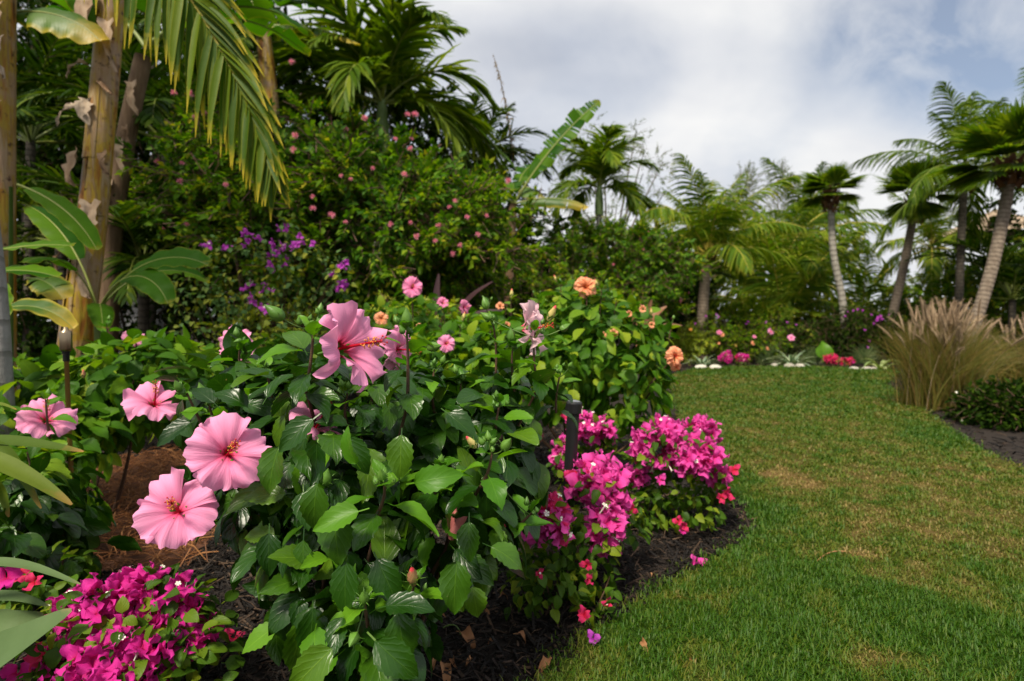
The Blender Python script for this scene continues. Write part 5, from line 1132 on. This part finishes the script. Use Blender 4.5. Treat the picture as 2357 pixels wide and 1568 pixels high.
straps('strap_leaf_plant', 'grey green strap leaves beside the magenta bougainvillea in the left corner', (-1.15, .9, 0),
    [(((-200, 1360, 1.0), (-60, 1300, 1.0), (60, 1302, 1.0), (185, 1345, .97)), .020, (.1, -.45, 1)), (((-260, 1640, .95), (-90, 1560, .93), (30, 1490, .92), (165, 1405, .95)), .080, (-.5, -.8, .75)),
     (((-150, 1400, 1.05), (-40, 1375, 1.05), (40, 1375, 1.05), (110, 1395, 1.05)), .022, (0, -.6, 1)), (((-200, 1480, 1.05), (-60, 1440, 1.05), (30, 1430, 1.05), (100, 1415, 1.08)), .045, (0, -.9, .6))], 'strap_grey')

# ---- tiki torch
tk = thing('garden_torch', 'bronze metal garden torch on a slim pole, left of the banana trunk foot', 'torch', tuple(foot(155, 1.75)))
q = P(152, 808, 1.75); f0 = foot(158, 1.75); z0 = q[2]
worldpart('canister', Geo(*(lambda g: (g.V + np.array((q[0], q[1], 0)), g.T, g.UV))(lathe([(.0, z0), (.0145, z0), (.0165, z0 + .006), (.0165, z0 + .055), (.015, z0 + .060), (.008, z0 + .064), (.006, z0 + .073), (0, z0 + .074)], 16))), MT['brass'], tk)
worldpart('collar', Geo(*(lambda g: (g.V + np.array((q[0], q[1], 0)), g.T, g.UV))(lathe([(.008, z0 - .032), (.009, z0 - .03), (.009, z0 - .008), (.012, z0 - .003), (.012, z0)], 12))), MT['plastic'], tk)
worldpart('pole', tube([f0, np.array((q[0], q[1], z0 - .01))], [.0065, .0065], 8), MT['bamboo'], tk)

# ---- sprinkler riser
sp = thing('sprinkler_riser', 'black plastic sprinkler riser standing up between hibiscus and bougainvilleas', 'sprinkler', tuple(foot(1304, 1.62)))
f0, q = foot(1300, 1.62), P(1321, 925, 1.62); ax = unit(q - f0); L = np.linalg.norm(q - f0)
A = frames([f0], [ax], [(0, -1, 0)])[0]; A = np.stack([A[:, 0], -A[:, 2], A[:, 1], A[:, 3]], 1)
for nm, prof, mt in (('body', [(.0175, 0), (.0178, L - .03), (.0178, L - .028)], 'plastic'), ('cap', [(.0178, L - .034), (.0232, L - .031), (.0238, L - .004), (.0225, L), (.012, L)], 'plastic'), ('nozzle', [(.0185, L), (.0185, L + .003), (.014, L + .0045), (.006, L + .006), (0, L + .006)], 'metal')):
    part(nm, mesh(nm, lathe(prof, 28), MT[mt], False), sp, A)

# ------------------------------------------------------------------ powderpuff shrubs
def powderpuff(label, bx, d, ells, nspray, npuff, group, size, arms, armlen):
    o = thing('powderpuff_shrub', label, 'shrub', tuple(foot(bx, d)), group); base = foot(bx, d)
    p, nn = shell(ells, nspray, .5, .2); dd, u = leaf_dirs(nn, .05, .8, .45, .9); var = rng.integers(0, 4, len(p))
    A = frames(p, dd, u, rng.uniform(.8, 1.3, len(p)) * size); gs = [scatter(TPL['tiny', v], A[var == v]) for v in range(4)]
    tp, tn = shell(ells, arms, .8, .3)
    for q, n_ in zip(tp, tn):
        out = n_ * np.array((1, 1, .25)) + np.array((0, 0, .03)); e = q + out * armlen * rng.uniform(.3, 1.1); c = curve(q * .55 + np.append(base[:2], q[2] * .6) * .45, q, e - np.array((0, 0, .06)), 12)
        worldpart('branch', tube(c, np.linspace(.008, .003, 12), 4), MT['stem'], o)
        m_ = 18; f = rng.uniform(.35, 1, m_); pp = np.stack([np.interp(f, np.linspace(0, 1, 12), c[:, j]) for j in range(3)], 1)
        a = unit(np.repeat((e - q)[None], m_, 0)) + rng.normal(0, .55, (m_, 3)); gs.append(scatter(TPL['tiny', int(rng.integers(0, 4))], frames(pp, a, np.array((0, 0, 1.)) + rng.normal(0, .3, (m_, 3)), rng.uniform(.7, 1.2, m_) * size)))
    stuffpart('foliage', merge(gs[4:]), [MT['shrub'], MT['stem']], o); stuffpart('inner_foliage', merge(gs[:4]), [MT['hib_mid'], MT['stem']], o)
    E = np.array(ells); 
    for i in range(5):
        e = E[i % len(E), :3] + rng.normal(0, .25, 3); worldpart('trunk', tube(curve(base + np.append(rng.normal(0, .08, 2), 0), base * .6 + e * .4, e, 8), np.linspace(.035, .012, 8), 6), MT['bark'], o)
    p, nn = shell(ells, npuff * 3, .98, .3); k = (nn[:, 1] < .25); p, nn = p[k][:npuff], nn[k][:npuff]
    for q, n_ in zip(p, nn): part('flower', M_(('puff', int(rng.integers(0, 6))), [MT['puff']], 'flower'), o, facing(q + n_ * rng.uniform(.0, .22), n_ + np.array((0, 0, .4)), rng.uniform(.6, 1.0)))
    return o, base
pp, _ = powderpuff('big powderpuff shrub dotted with pink puffs, filling the left half behind the flowers', 800, 5.8, [ell(740, 450, 5.8, 1.1, .9, .60), ell(910, 520, 5.7, 1.0, .8, .52), ell(600, 490, 5.6, .85, .7, .5), ell(800, 560, 5.5, 1.2, .8, .45), ell(560, 390, 6, .7, .6, .35)], 2000, 12, 'powderpuff shrubs', 1.45, 120, .65)
for px, py in ((672, 143), (400, 214), (440, 216), (418, 376), (415, 418), (430, 517), (938, 264), (955, 264), (840, 272), (910, 320), (945, 343), (786, 405), (807, 413), (930, 402), (858, 388), (680, 312), (676, 345), (1047, 463), (1100, 540), (1120, 497), (1170, 417), (1035, 477), (720, 453), (763, 495), (795, 512), (900, 517), (945, 513), (1002, 555), (1060, 565), (1042, 585), (720, 480), (960, 545), (520, 425), (470, 260), (450, 270), (1075, 500), (1010, 520)):
    part('flower', M_(('puff', int(rng.integers(0, 6))), [MT['puff']], 'flower'), pp, facing(P(px, py, 4.35), (rng.normal(0, .4), -.7, .6), rng.uniform(.6, .95)))
powderpuff('far powderpuff shrub with small pink puffs, below the smaller christmas palm', 1430, 10, [ell(1400, 590, 10, .95, .8, .42), ell(1500, 620, 9.8, .65, .7, .42), ell(1300, 630, 10, .8, .7, .35), ell(1440, 680, 9.7, .8, .7, .45)], 1000, 36, 'powderpuff shrubs', 1.5, 60, .5)
tree('airy_tree', 'tree with thin feathery canopy behind the smaller christmas palm', 'tree', 1400, 15, [ell(1390, 350, 15, 1.5, 1.2, .8), ell(1480, 400, 15, 1.0, 1, .65), ell(1300, 400, 15, 1.2, 1, .7), ell(1420, 470, 15, 1.2, 1, .6)], 420, 'fine', 'olive', 1.0, None, .08, 8, .3)
tree('mid_shrub', 'olive green shrub between the powderpuffs, behind the peach hibiscus', 'shrub', 1180, 6.5, [ell(1170, 690, 6.5, .7, .5, .38), ell(1290, 690, 7, .6, .5, .35), ell(1060, 700, 6.5, .5, .5, .3)], 500, 'tiny', 'shrub', 1.2, None, .04)
tree('lime_shrub', 'lime green small leaved shrub between the purple bougainvillea and the furthest pink hibiscus', 'shrub', 900, 4.6, [ell(960, 745, 4.7, .45, .3, .13), ell(640, 760, 4.4, .45, .3, .12), ell(800, 760, 4.6, .4, .3, .10)], 420, 'tiny', 'croton', .9, None, .02, 4, .4)
straps('sword_leaf_plant', 'dark purple sword leaves behind the furthest pink hibiscus', foot(1060, 4.3),
    [(((1040, 800, 4.3), (1060, 720, 4.25), (1090, 680, 4.2), (1135, 648, 4.15)), .085, (-.5, -.6, .8)), (((1020, 800, 4.5), (1010, 720, 4.5), (1005, 680, 4.5), (1010, 630, 4.5)), .07, (0, -1, .2)), (((1050, 800, 4.3), (1080, 740, 4.2), (1110, 720, 4.2), (1160, 715, 4.2)), .07, (-.4, -.5, .8))], 'purple_sword')
straps('sword_leaf_plant', 'reddish bronze sword leaves between the peach hibiscus and the lawn', foot(1500, 5.5),
    [(((1490, 800, 5.5), (1500, 740, 5.5), (1515, 720, 5.5), (1535, 705, 5.5)), .09, (-.5, -.6, .8)), (((1480, 800, 5.5), (1485, 750, 5.5), (1490, 720, 5.5), (1500, 690, 5.5)), .08, (.2, -1, .2)), (((1490, 800, 5.5), (1520, 760, 5.4), (1540, 750, 5.4), (1570, 750, 5.4)), .08, (-.4, -.5, .8)), (((1470, 800, 5.5), (1460, 760, 5.5), (1465, 730, 5.5), (1475, 700, 5.5)), .08, (0, -1, .3))], 'red_sword')
wl = thing('garden_wall', 'white rendered wall glimpsed through the dark leaves right of the banana trunk', 'wall', tuple(foot(320, 9.9)))
worldpart('panel', (lambda c: merge([grid(np.array([[(c[0] - .35, c[1] + y_, 0), (c[0] + .35, c[1] + y_, 0)], [(c[0] - .35, c[1] + y_, 1.8), (c[0] + .35, c[1] + y_, 1.8)]])) for y_ in (0, .15)] + [tube([(c[0] - .37, c[1] + .07, 1.82), (c[0] + .37, c[1] + .07, 1.82)], .10, 4)]))(foot(318, 9.9)), MT['wall'], wl, False)

# ------------------------------------------------------------------ right side: palms round the lawn
GC, GS = 'coconut palms round the lawn', 'cabbage palms round the lawn'
palm('coconut_palm', 'young coconut palm with a short trunk, leftmost of the palms beyond the lawn', [foot(1615, 11.2), P(1619, 690, 11.2), P(1630, 590, 11.2)], .105, 'coco_gold', 20, 1.02, 'coco_trunk', GC, az0=.2, boots=.2, vmax=4)
palm('cabbage_palm', 'cabbage palm with slim pale grey trunk standing behind the far bed', [foot(1945, 11.2), P(1940, 700, 11.2), P(1918, 580, 11.2), P(1912, 440, 11.2)], .10, 'fan', 25, .54, 'pale_trunk', GS, boots=.45, az0=.3)
palm('cabbage_palm', 'leaning cabbage palm with brown boots, leftmost of the right group', [foot(2030, 11), P(2070, 660, 11), P(2095, 540, 11), P(2108, 450, 11)], .115, 'fan', 24, .66, 'coco_trunk', GS, boots=.55, az0=1)
palm('coconut_palm', 'tall coconut palm with dark trunk and the highest crown on the right', [foot(2205, 10), P(2207, 700, 10), P(2215, 500, 10), P(2222, 400, 10)], .095, 'coco', 18, .86, 'dark_trunk', GC, az0=.9, boots=.35)
palm('cabbage_palm', 'thick leaning cabbage palm at the right edge, behind the fountain grass', [foot(2205, 8.0), P(2232, 780, 8), P(2285, 610, 8), P(2318, 450, 8), P(2325, 370, 8)], .118, 'fan', 26, .78, 'coco_trunk', GS, boots=.4, az0=.1)
palm('coconut_palm', 'smaller bright coconut palm seen between the two right trunks', [foot(2140, 13), P(2145, 650, 13), P(2145, 570, 13)], .08, 'coco_gold', 17, .78, 'coco_trunk', GC, az0=.5)
palm('coconut_palm', 'coconut palm with fronds cut by the upper right edge', [foot(2420, 11), P(2430, 500, 11), P(2440, 330, 11)], .1, 'coco', 15, 1.0, 'coco_trunk', GC, az0=1.7)
palm('coconut_palm', 'trunkless young coconut with golden fronds rising behind the far hedge', [foot(1800, 13.5), foot(1800, 13.5) + np.array((0, 0, .5))], .12, 'coco_gold', 17, 1.35, 'coco_trunk', GC, az0=.7, vmax=4)
palm('coconut_palm', 'trunkless young coconut with spreading fronds behind the slim cabbage palm', [foot(1985, 14), foot(1985, 14) + np.array((0, 0, .4))], .12, 'coco_gold', 14, 1.15, 'coco_trunk', GC, az0=1.7, vmax=4)
palm('coconut_palm', 'golden fronded coconut palm with low crown behind the hedge, left of the slim cabbage palm', [foot(1790, 14.5), P(1795, 660, 14.5), P(1800, 610, 14.5)], .09, 'coco_gold', 22, 1.2, 'coco_trunk', GC, az0=.9)
palm('coconut_palm', 'green coconut palm far behind the slim cabbage palm', [foot(1870, 17), P(1868, 640, 17), P(1865, 540, 17)], .09, 'coco', 20, 1.2, 'coco_trunk', GC, az0=2.1)
palm('golden_cane_palm', 'golden cane palm clump right of the young coconut trunk', [foot(1735, 13), foot(1735, 13) + np.array((0, 0, .3))], .06, 'areca_gold', 16, 1.0, 'dark_trunk', 'golden cane palms', az0=.2)
palm('golden_cane_palm', 'golden cane palm clump below the slim cabbage palm crown', [foot(1900, 13), foot(1900, 13) + np.array((0, 0, .3))], .06, 'areca_gold', 14, .9, 'dark_trunk', 'golden cane palms', az0=1.2)
palm('clustering_palm', 'dark green palm clump between the left thicket and the young coconut', [foot(1540, 13), P(1540, 690, 13)], .06, 'areca', 15, 1.1, 'dark_trunk', GA, az0=.5)
palm('clustering_palm', 'dark palm clump in the shade behind the thick leaning trunk', [foot(2330, 10), P(2330, 690, 10)], .06, 'areca', 16, 1.1, 'dark_trunk', GA, az0=.5)
palm('clustering_palm', 'dark palm clump right of the far bed, behind the fountain grass', [foot(2110, 11.5), foot(2110, 11.5) + np.array((0, 0, .4))], .06, 'areca', 14, .85, 'dark_trunk', GA, az0=1.5)
tree('casuarina_tree', 'tall feathery casuarina in the distance, left one of the pair', 'tree', 1718, 28, [ell(1718, 425, 28, .5, .6, 1.0), ell(1712, 480, 28, .75, .7, 1.0)], 520, 'fine', 'olive', 1.3, 'casuarinas in the distance', .10, 3, .2, -.6, jit=.35)
tree('casuarina_tree', 'thin feathery casuarina in the distance, right one of the pair', 'tree', 1795, 30, [ell(1790, 420, 30, .6, .7, 1.1), ell(1800, 490, 30, .95, .8, 1.2)], 460, 'fine', 'olive', 1.3, 'casuarinas in the distance', .10, 3, .2, -.6, jit=.35)
GH = 'distant broadleaf trees past the lawn'
for lab, bx, d, es, n in (('rounded green tree in the distance behind the young coconut', 1650, 20, [ell(1640, 560, 20, 1.9, 1.3, 1.5), ell(1560, 640, 20, 1.6, 1.2, 1.3)], 900), ('rounded green tree in the distance behind the slim cabbage palm', 1850, 20, [ell(1850, 560, 20, 2.2, 1.3, 1.2), ell(1760, 610, 20, 1.5, 1.2, 1.4)], 900),
                     ('low broad tree in the distance right of the far bed', 2090, 18, [ell(2060, 690, 18, 1.6, 1.2, .55), ell(2170, 680, 18, 1.3, 1.2, .8)], 420), ('dark tree in the shade at the right edge', 2350, 13, [ell(2330, 600, 13, 1.3, 1, 1.0), ell(2420, 520, 13, 1.3, 1, 1.6), ell(2290, 700, 12, 1.3, 1, .7)], 700)):
    tree('background_tree', lab, 'tree', bx, d, es, n, 'spray', 'shrub' if 'green' in lab or 'broad' in lab else 'dark', 1.2, GH, .1)
# thatched hut past the right palms
hc = foot(2285, 16); hz = P(2280, 545, 16)[2]; ht = thing('thatched_hut', 'thatched hut roof showing between the two right trunks', 'hut', tuple(hc))
gs = []
for lv in range(7):
    f0_, f1_ = lv / 7, (lv + 1.35) / 7
    for i in range(40):
        a = i * 6.2832 / 40 + rng.normal(0, .05); d = np.array((math.cos(a), math.sin(a), 0)); w_ = (f1_ * 1.5) * .19 + .03
        gs.append(strip([hc + d * 1.5 * f0_ + np.array((0, 0, hz + .72 * (1 - f0_) + .03)), hc + d * 1.5 * f1_ * rng.uniform(.95, 1.08) + np.array((0, 0, hz + .72 * (1 - f1_) + .02 * rng.normal()))], [w_ * .7, w_], d * .4 + np.array((0, 0, 1.)), 1))
worldpart('roof', merge(gs), MT['thatch'], ht, False)
for sx_, sy_ in ((-1, -1), (1, -1), (1, 1), (-1, 1)): worldpart('post', tube([hc + np.array((sx_ * .9, sy_ * .9, 0)), hc + np.array((sx_ * .9, sy_ * .9, hz + .25))], .06, 8), MT['bark'], ht)

# ------------------------------------------------------------------ the far bed
def tuft(name, label, cat, base, n, L, W, mat, spread=.9, bend=1.0, group=None, r0=.06, plumes=0, plen=.16):
    o = thing(name, label, cat, tuple(base), group); gs = []; base = np.asarray(base, float)
    for i in range(n):
        a = rng.uniform(0, 6.28); t0 = abs(rng.normal(0, .45)) * spread; l = L * rng.uniform(.6, 1.1); h = np.array((math.cos(a), math.sin(a), 0)); p0 = base + np.append(rng.normal(0, r0, 2), 0); pts = [p0]; an = t0 * .5
        for k in range(5): an += (t0 + .25) * bend * .35 * (k + 1) / 3; pts.append(pts[-1] + (h * math.sin(an) + np.array((0, 0, 1.)) * math.cos(an)) * l / 5)
        pts = np.array(pts); pts[:, 2] = np.maximum(pts[:, 2], .012)
        gs.append(strip(pts, W * np.array([1, 1, .9, .7, .45, .05]) * rng.uniform(.7, 1.2), np.array((math.sin(a), -math.cos(a), .3)), 1))
    stuffpart('blades', merge(gs), MT[mat], o)
    for i in range(plumes):
        a = rng.uniform(0, 6.28); t0 = min(.8, abs(rng.normal(0, .36))) * spread; h = np.array((math.cos(a) + .1, math.sin(a) - .1, 0)); l = L * rng.uniform(.72, 1.0); an = t0 * .6; pts = [base + np.append(rng.normal(0, r0, 2), 0)]
        for k in range(7): an += t0 * .10 * (k + 1) * .6; pts.append(pts[-1] + (h * math.sin(an) + np.array((0, 0, 1.)) * math.cos(an)) * l / 7)
        e0_, tg = pts[-1], unit(pts[-1] - pts[-2]); q = [e0_]; an2 = an
        for k in range(6): an2 += .05; q.append(q[-1] + (h * math.sin(an2) + np.array((0, 0, 1.)) * math.cos(an2)) * plen * rng.uniform(.9, 1.2) / 6)
        q = np.array(q); br = [tube(q, np.array([.003, .006, .008, .008, .006, .004, .001]), 5), tube(pts, .0016, 3)]
        m_ = 140; f = rng.uniform(0, 1, m_); pp = np.stack([np.interp(f, np.linspace(0, 1, 7), q[:, j]) for j in range(3)], 1); dv = unit(rng.normal(size=(m_, 3)) + tg * 1.1); xv = unit(np.cross(dv, rng.normal(size=(m_, 3)))) * .0012; ln = (.018 + .012 * np.sin(f * 3.1))[:, None]
        V = np.stack([pp - xv, pp + xv, pp + dv * ln], 1).reshape(-1, 3); br.append(Geo(V, np.arange(m_ * 3).reshape(-1, 3)))
        worldpart('plume', merge(br), MT['plume'], o)
    return o
def rosette(name, label, base, n, L, W, mat, cat='plant', group=None, e=(1.25, .35), bend=.8):
    o = thing(name, label, cat, tuple(base), group)
    for i in range(n):
        a = i * 2.4 + rng.normal(0, .1); el = e[0] + (e[1] - e[0]) * i / n; h = np.array((math.cos(a), math.sin(a), 0)); l = L * rng.uniform(.8, 1.1) * (.7 + .3 * i / n); pts = [np.asarray(base) + h * .02]; an = el
        for k in range(7): an -= bend * (k + 1) / 20 * (1.2 - el * .3); pts.append(pts[-1] + (h * math.cos(an) + np.array((0, 0, 1.)) * math.sin(an)) * l / 7)
        worldpart('leaf', strip(pts, W * np.array([.8, 1, 1.05, 1, .85, .65, .38, .04]), np.array((0, 0, 1.)) - h * .3, 2, .45), MT[mat], o)
    return o
tree('hedge', 'dark clipped hedge running along the back of the far bed', 'hedge', 1850, 11.3, [ell(1680, 770, 11.3, .9, .45, .30), ell(1800, 775, 11.3, .9, .45, .27), ell(1900, 775, 11.3, .8, .45, .27), ell(2010, 775, 11.3, .7, .45, .28), ell(1740, 770, 11.3, .8, .45, .28)], 1000, 'tiny', 'dark', 1.0, None, .03, 4, .6)
def farbush(label, name, bx, d, es, n, mat, tpl='tiny', fl=(), size=1., group=None, cat='shrub'):
    o = tree(name, label, cat, bx, d, es, n, tpl, mat, size, group, .025, 4, .4)
    for px, py, mt, s in fl:
        q = P(px, py, min(e[1] - e[4] for e in es) - .02)
        part('flower', M_(('petal_mix', 0), [MT[mt]], 'flower'), o, facing(q, (rng.normal(0, .3), -.8, .5), s / .124))
    return o
TPL['petal_mix', 0] = merge([petalgeo(.062, 3).xf(np.array(Matrix.Rotation(2 * math.pi * i / 5, 4, 'Z'))) for i in range(5)])
bb = farbush('dark rounded bougainvillea with a few purple sprays, right end of the far bed', 'bougainvillea', 1960, 10.8, [ell(1965, 755, 10.8, .5, .4, .42), ell(2040, 770, 10.8, .45, .4, .36), ell(1930, 790, 10.7, .35, .3, .3)], 900, 'dark')
for px, py, s in ((2022, 732, 1.9), (2018, 738, 1.7), (2026, 728, 1.7), (2030, 735, 1.6), (2010, 745, 1.4), (1985, 715, 1.2), (2045, 725, 1.2), (1990, 760, 1.4), (2000, 785, 1.2), (1998, 800, 1.2), (2005, 725, 1.2), (1965, 715, 1.1), (1950, 718, 1.1), (1975, 712, 1.2), (1945, 728, 1.2)):
    part('flower', M_(('bract', int(rng.integers(0, 6))), [MT['bract_purple'], MT['white']], 'flower'), bb, facing(P(px, py, 10.35), (rng.normal(0, .4), -.8, .4), s * .8))
farbush('bright yellow green croton at the left end of the far bed', 'croton', 1585, 10.2, [ell(1575, 775, 10.2, .22, .2, .13), ell(1605, 788, 10.1, .26, .2, .14), ell(1570, 810, 10.1, .25, .2, .15)], 420, 'croton', fl=((1590, 758, 'anther', .06),))
farbush('green hibiscus with small orange flowers behind the magenta bougainvilleas of the far bed', 'hibiscus_bush', 1680, 10.2, [ell(1670, 785, 10.2, .30, .25, .20), ell(1720, 790, 10.2, .25, .25, .18), ell(1760, 785, 10.2, .28, .25, .2)], 520, 'shrub',
        fl=((1656, 765, 'petal_hot', .10), (1662, 770, 'petal_peach', .09), (1734, 790, 'petal_peach', .09), (1768, 803, 'petal_peach', .08), (1655, 790, 'petal_peach', .05), (1693, 795, 'petal_peach', .06), (1775, 763, 'petal', .13), (1822, 777, 'petal', .13), (1737, 775, 'petal_hot', .07)))
hs = farbush('green shrub with purple and pink dots on the hedge top', 'bougainvillea', 1740, 11, [ell(1660, 745, 11.1, .5, .35, .14), ell(1760, 750, 11.1, .6, .35, .12)], 300, 'shrub')
for px, py in ((1625, 728), (1648, 724), (1655, 730), (1722, 741), (1717, 746), (1765, 742), (1812, 742), (1600, 745), (1832, 748)):
    part('flower', M_(('bract', int(rng.integers(0, 6))), [MT['bract_purple'], MT['white']], 'flower'), hs, facing(P(px, py, 10.7), (rng.normal(0, .4), -.8, .4), 1.0))
GB = 'small bougainvilleas along the far lawn edge'
for lab, px, py, es, mats in (('bright magenta bougainvillea mound, left one of the touching pair in the far bed', 1670, 838, [ell(1672, 822, 9.7, .10, .1, .085)], (('bract', 2),)), ('crimson pink bougainvillea mound, right one of the touching pair in the far bed', 1708, 838, [ell(1708, 828, 9.7, .11, .1, .07)], (('bract_red', .55), ('bract', 2))), ('wide low crimson bougainvillea on the far lawn edge, under the big leaf', 1927, 843, [ell(1915, 830, 9.5, .13, .12, .075), ell(1945, 834, 9.5, .11, .1, .07)], (('bract_red', .8), ('bract', 2)))):
    e2 = [e * np.array((1, 1, 1, 1.0, 1.0, 1.0)) - np.array((0, 0, .03, 0, 0, 0)) for e in es]
    bougainvillea(lab, G(px, py + 4), e2, es, 160, 170, mats, 1.25, lparts=60, fparts=110, group=GB, twig=5)
GG = 'variegated agaves of the far bed'
rosette('agave_plant', 'pale variegated agave behind rocks, between the croton and the magenta mounds', G(1618, 846), 22, .42, .045, 'agave', group=GG)
rosette('agave_plant', 'pale variegated agave on white rocks in the middle of the far bed', G(1822, 844), 26, .52, .055, 'agave', group=GG)
rosette('spider_lily', 'yellow striped lily with bent leaves at the right end of the far bed', G(2028, 851), 9, .52, .06, 'spider', e=(1.3, .25), bend=1.4)
bl = rosette('elephant_ear_plant', 'plant with one big round bright green leaf in the far bed', G(1893, 836) + np.array((0, .3, 0)), 3, .2, .02, 'shrub')
part('big_leaf', mesh('big_leaf', leafgeo(.32, .34, 8, 6, 0, .35, .6, .3, .65, .05, 3), MT['hib_young']), bl, frames([P(1893, 838, 9.9)], [(.05, -.1, 1)], [(0, -1, .35)])[0]); part('big_leaf', mesh('big_leaf', leafgeo(.20, .20, 8, 6, 0, .35, .8, .3, .65, .05, 3), MT['hib_young']), bl, frames([P(1905, 838, 9.85)], [(.7, -.1, .7)], [(0, -1, .35)])[0])
GTF = 'fine grass tufts of the far bed'
for lab, px, d, L in (('fine green grass tuft between the magenta mounds and the middle agave', 1760, 10, .48), ('fine green grass tuft right of the crimson mound', 1990, 9.9, .42), ('fine green grass tuft between the middle agave and the big leaf', 1868, 10, .36)):
    tuft('grass_tuft', lab, 'grass', foot(px, d), 260, L, .007, 'tuft', 1.2, 1.0, GTF)
def rock(label, c, r, seed):
    r_ = np.random.default_rng(seed); g = ellipsoid_geo((0, 0, 0), (1, 1, 1), 9, 12)
    k = 1 + .22 * (vnoise(g.V[:, 0] * 2 + seed, g.V[:, 1] * 2 + g.V[:, 2] * 1.7, seed) - .5) * 2; g.V = g.V * k[:, None] * np.array(r)
    A = np.array(rotz(np.asarray(c) + np.array((0, 0, r[2] * .45)), r_.uniform(0, 6))); single('rock', mesh('rock', g, MT['rock'], False), label, 'rock', A[:3], 'pale rocks edging the far bed')
for i, (lab, px, py, r) in enumerate((('flat pale rock under the left agave', 1613, 850, (.11, .08, .05)), ('pale rock right of the left agave', 1647, 851, (.09, .07, .055)), ('small pale rock left of the middle agave', 1783, 846, (.07, .06, .05)), ('long white rock in front of the middle agave', 1818, 847, (.12, .07, .05)), ('white rock at the right foot of the middle agave', 1842, 848, (.08, .06, .05)),
                               ('greyish flat rock right of the crimson mound', 1965, 852, (.09, .06, .035)), ('pale flat rock left of the striped lily', 1993, 853, (.10, .06, .04)), ('small pale rock beside the striped lily foot', 2010, 853, (.07, .05, .035)))):
    rock(lab, G(px, py), r, i)

# ---- right bed
GF = 'fountain grasses of the right bed'
tuft('fountain_grass', 'big fountain grass with pinkish plumes spilling over the right bed', 'grass', foot(2172, 4.9), 3200, .80, .0048, 'fgrass', .55, .95, GF, .11, 110, .18)
tuft('fountain_grass', 'second fountain grass with few plumes, cut by the right edge', 'grass', foot(2375, 5.3), 1700, .70, .0050, 'fgrass', .62, 1.0, GF, .12, 26, .17)
ls = tree('low_shrub', 'dark low spreading shrub on black mulch at the right edge', 'shrub', 2320, 4.1, [ell(2320, 950, 4.1, .22, .2, .11), ell(2400, 970, 4.0, .28, .22, .14), ell(2260, 955, 4.3, .12, .12, .08)], 900, 'tiny', 'dark', .85, None, .02, 6, .4)
for px, py in ((2202, 903), (2137, 1000), (2143, 1004)): part('flower', M_(('petal_mix', 0), [MT['white']], 'flower'), ls, facing(P(px - 0, py, 4.2) if px > 2150 else P(2215, 968, 4.1), (0, -.8, .5), .13))
tree('understory_shrub', 'dark leafy shrub between the two right palm trunks, behind the fountain grass', 'shrub', 2260, 11, [ell(2240, 690, 11, 1.0, .8, .55), ell(2170, 720, 11, .8, .8, .4), ell(2340, 650, 11, .8, .8, .8)], 700, 'spray', 'shrub', .9, None, .05)
# ---- fallen things on the mulch
GL = 'fallen bits on the black mulch'
for lab, px, py, s, mt in (('fallen pink bract on the mulch near the lawn edge', 1603, 1312, 1.2, 'bract_pink'), ('fallen red bract on the mulch right of the front bougainvillea', 535, 1488, 1.0, 'bract_red'), ('fallen purple bract on the straw under the hibiscus', 505, 1100, .8, 'bract_purple')):
    single('fallen_bract', M_(('bract', 1), [MT[mt], MT['white']], 'fallen_bract'), lab, 'petal', facing(G(px, py) + np.array((0, 0, .018)), (.2, -.5, .8), s), GL)
for i, (lab, px, py, s) in enumerate((('curled brown dead leaf on the mulch right of the front hibiscus leaves', 1050, 1482, .07), ('brown dead leaf at the bottom edge, on the mulch', 1018, 1556, .06), ('brown dead leaf on the mulch near the lawn corner', 1265, 1545, .05), ('pale dead leaf on the mulch between bougainvillea and hibiscus', 590, 1500, .03), ('tan dead leaf on the straw in the shade', 262, 1205, .07), ('tan dead leaf on the straw beside the low hibiscus', 275, 1160, .06))):
    single('dead_leaf', mesh('dead_leaf', leafgeo(s, s * .6, 8, 4, .1, .9, 2.2, .2, .7, .2, i), MT['litter']), lab, 'leaf', frames([G(px, py) + np.array((0, 0, .03))], [(.6 - .4 * (i % 3), -.5, .15)], [(.2, -.5, 1)])[0], GL)
for i, (lab, p0, p1, mt) in enumerate((('thin yellow stalk lying on the mulch', (985, 1490), (1010, 1545), 'strand'), ('short green stalk lying on the mulch', (1020, 1468), (1060, 1488), 'stem_green'), ('curved dry twig on the lawn', (1880, 1310), (1945, 1290), 'litter'))):
    a, b = G(*p0) + np.array((0, 0, .024)), G(*p1) + np.array((0, 0, .028)); single('fallen_stalk', mesh('fallen_stalk', tube(curve(a, (a + b) / 2 + np.array((.01, .03, .012)), b, 8), .0016, 5), MT[mt]), lab, 'twig', None)

for i in range(22):                                            # small litter that nothing tells apart
    q = G(rng.uniform(950, 1700), rng.uniform(1330, 1560)); s_ = rng.uniform(.02, .045)
    if inpoly(np.array([q[0]]), np.array([q[1]]), LAWN)[0] and i % 3: continue
    single('dead_leaf', MESHES.setdefault(('litter', i % 4), mesh('dead_leaf', leafgeo(.03, .018, 6, 4, .1, .9, 2.0, .2, .7, .2, i), MT['litter'])), 'tiny curled dead leaf scattered on the mulch and lawn edge', 'leaf', frames([q + np.array((0, 0, .028))], [(rng.normal(), rng.normal(), .15)], [(rng.normal(0, .4), -.2, 1)], s_ / .03)[0], 'tiny dead leaves on the ground')
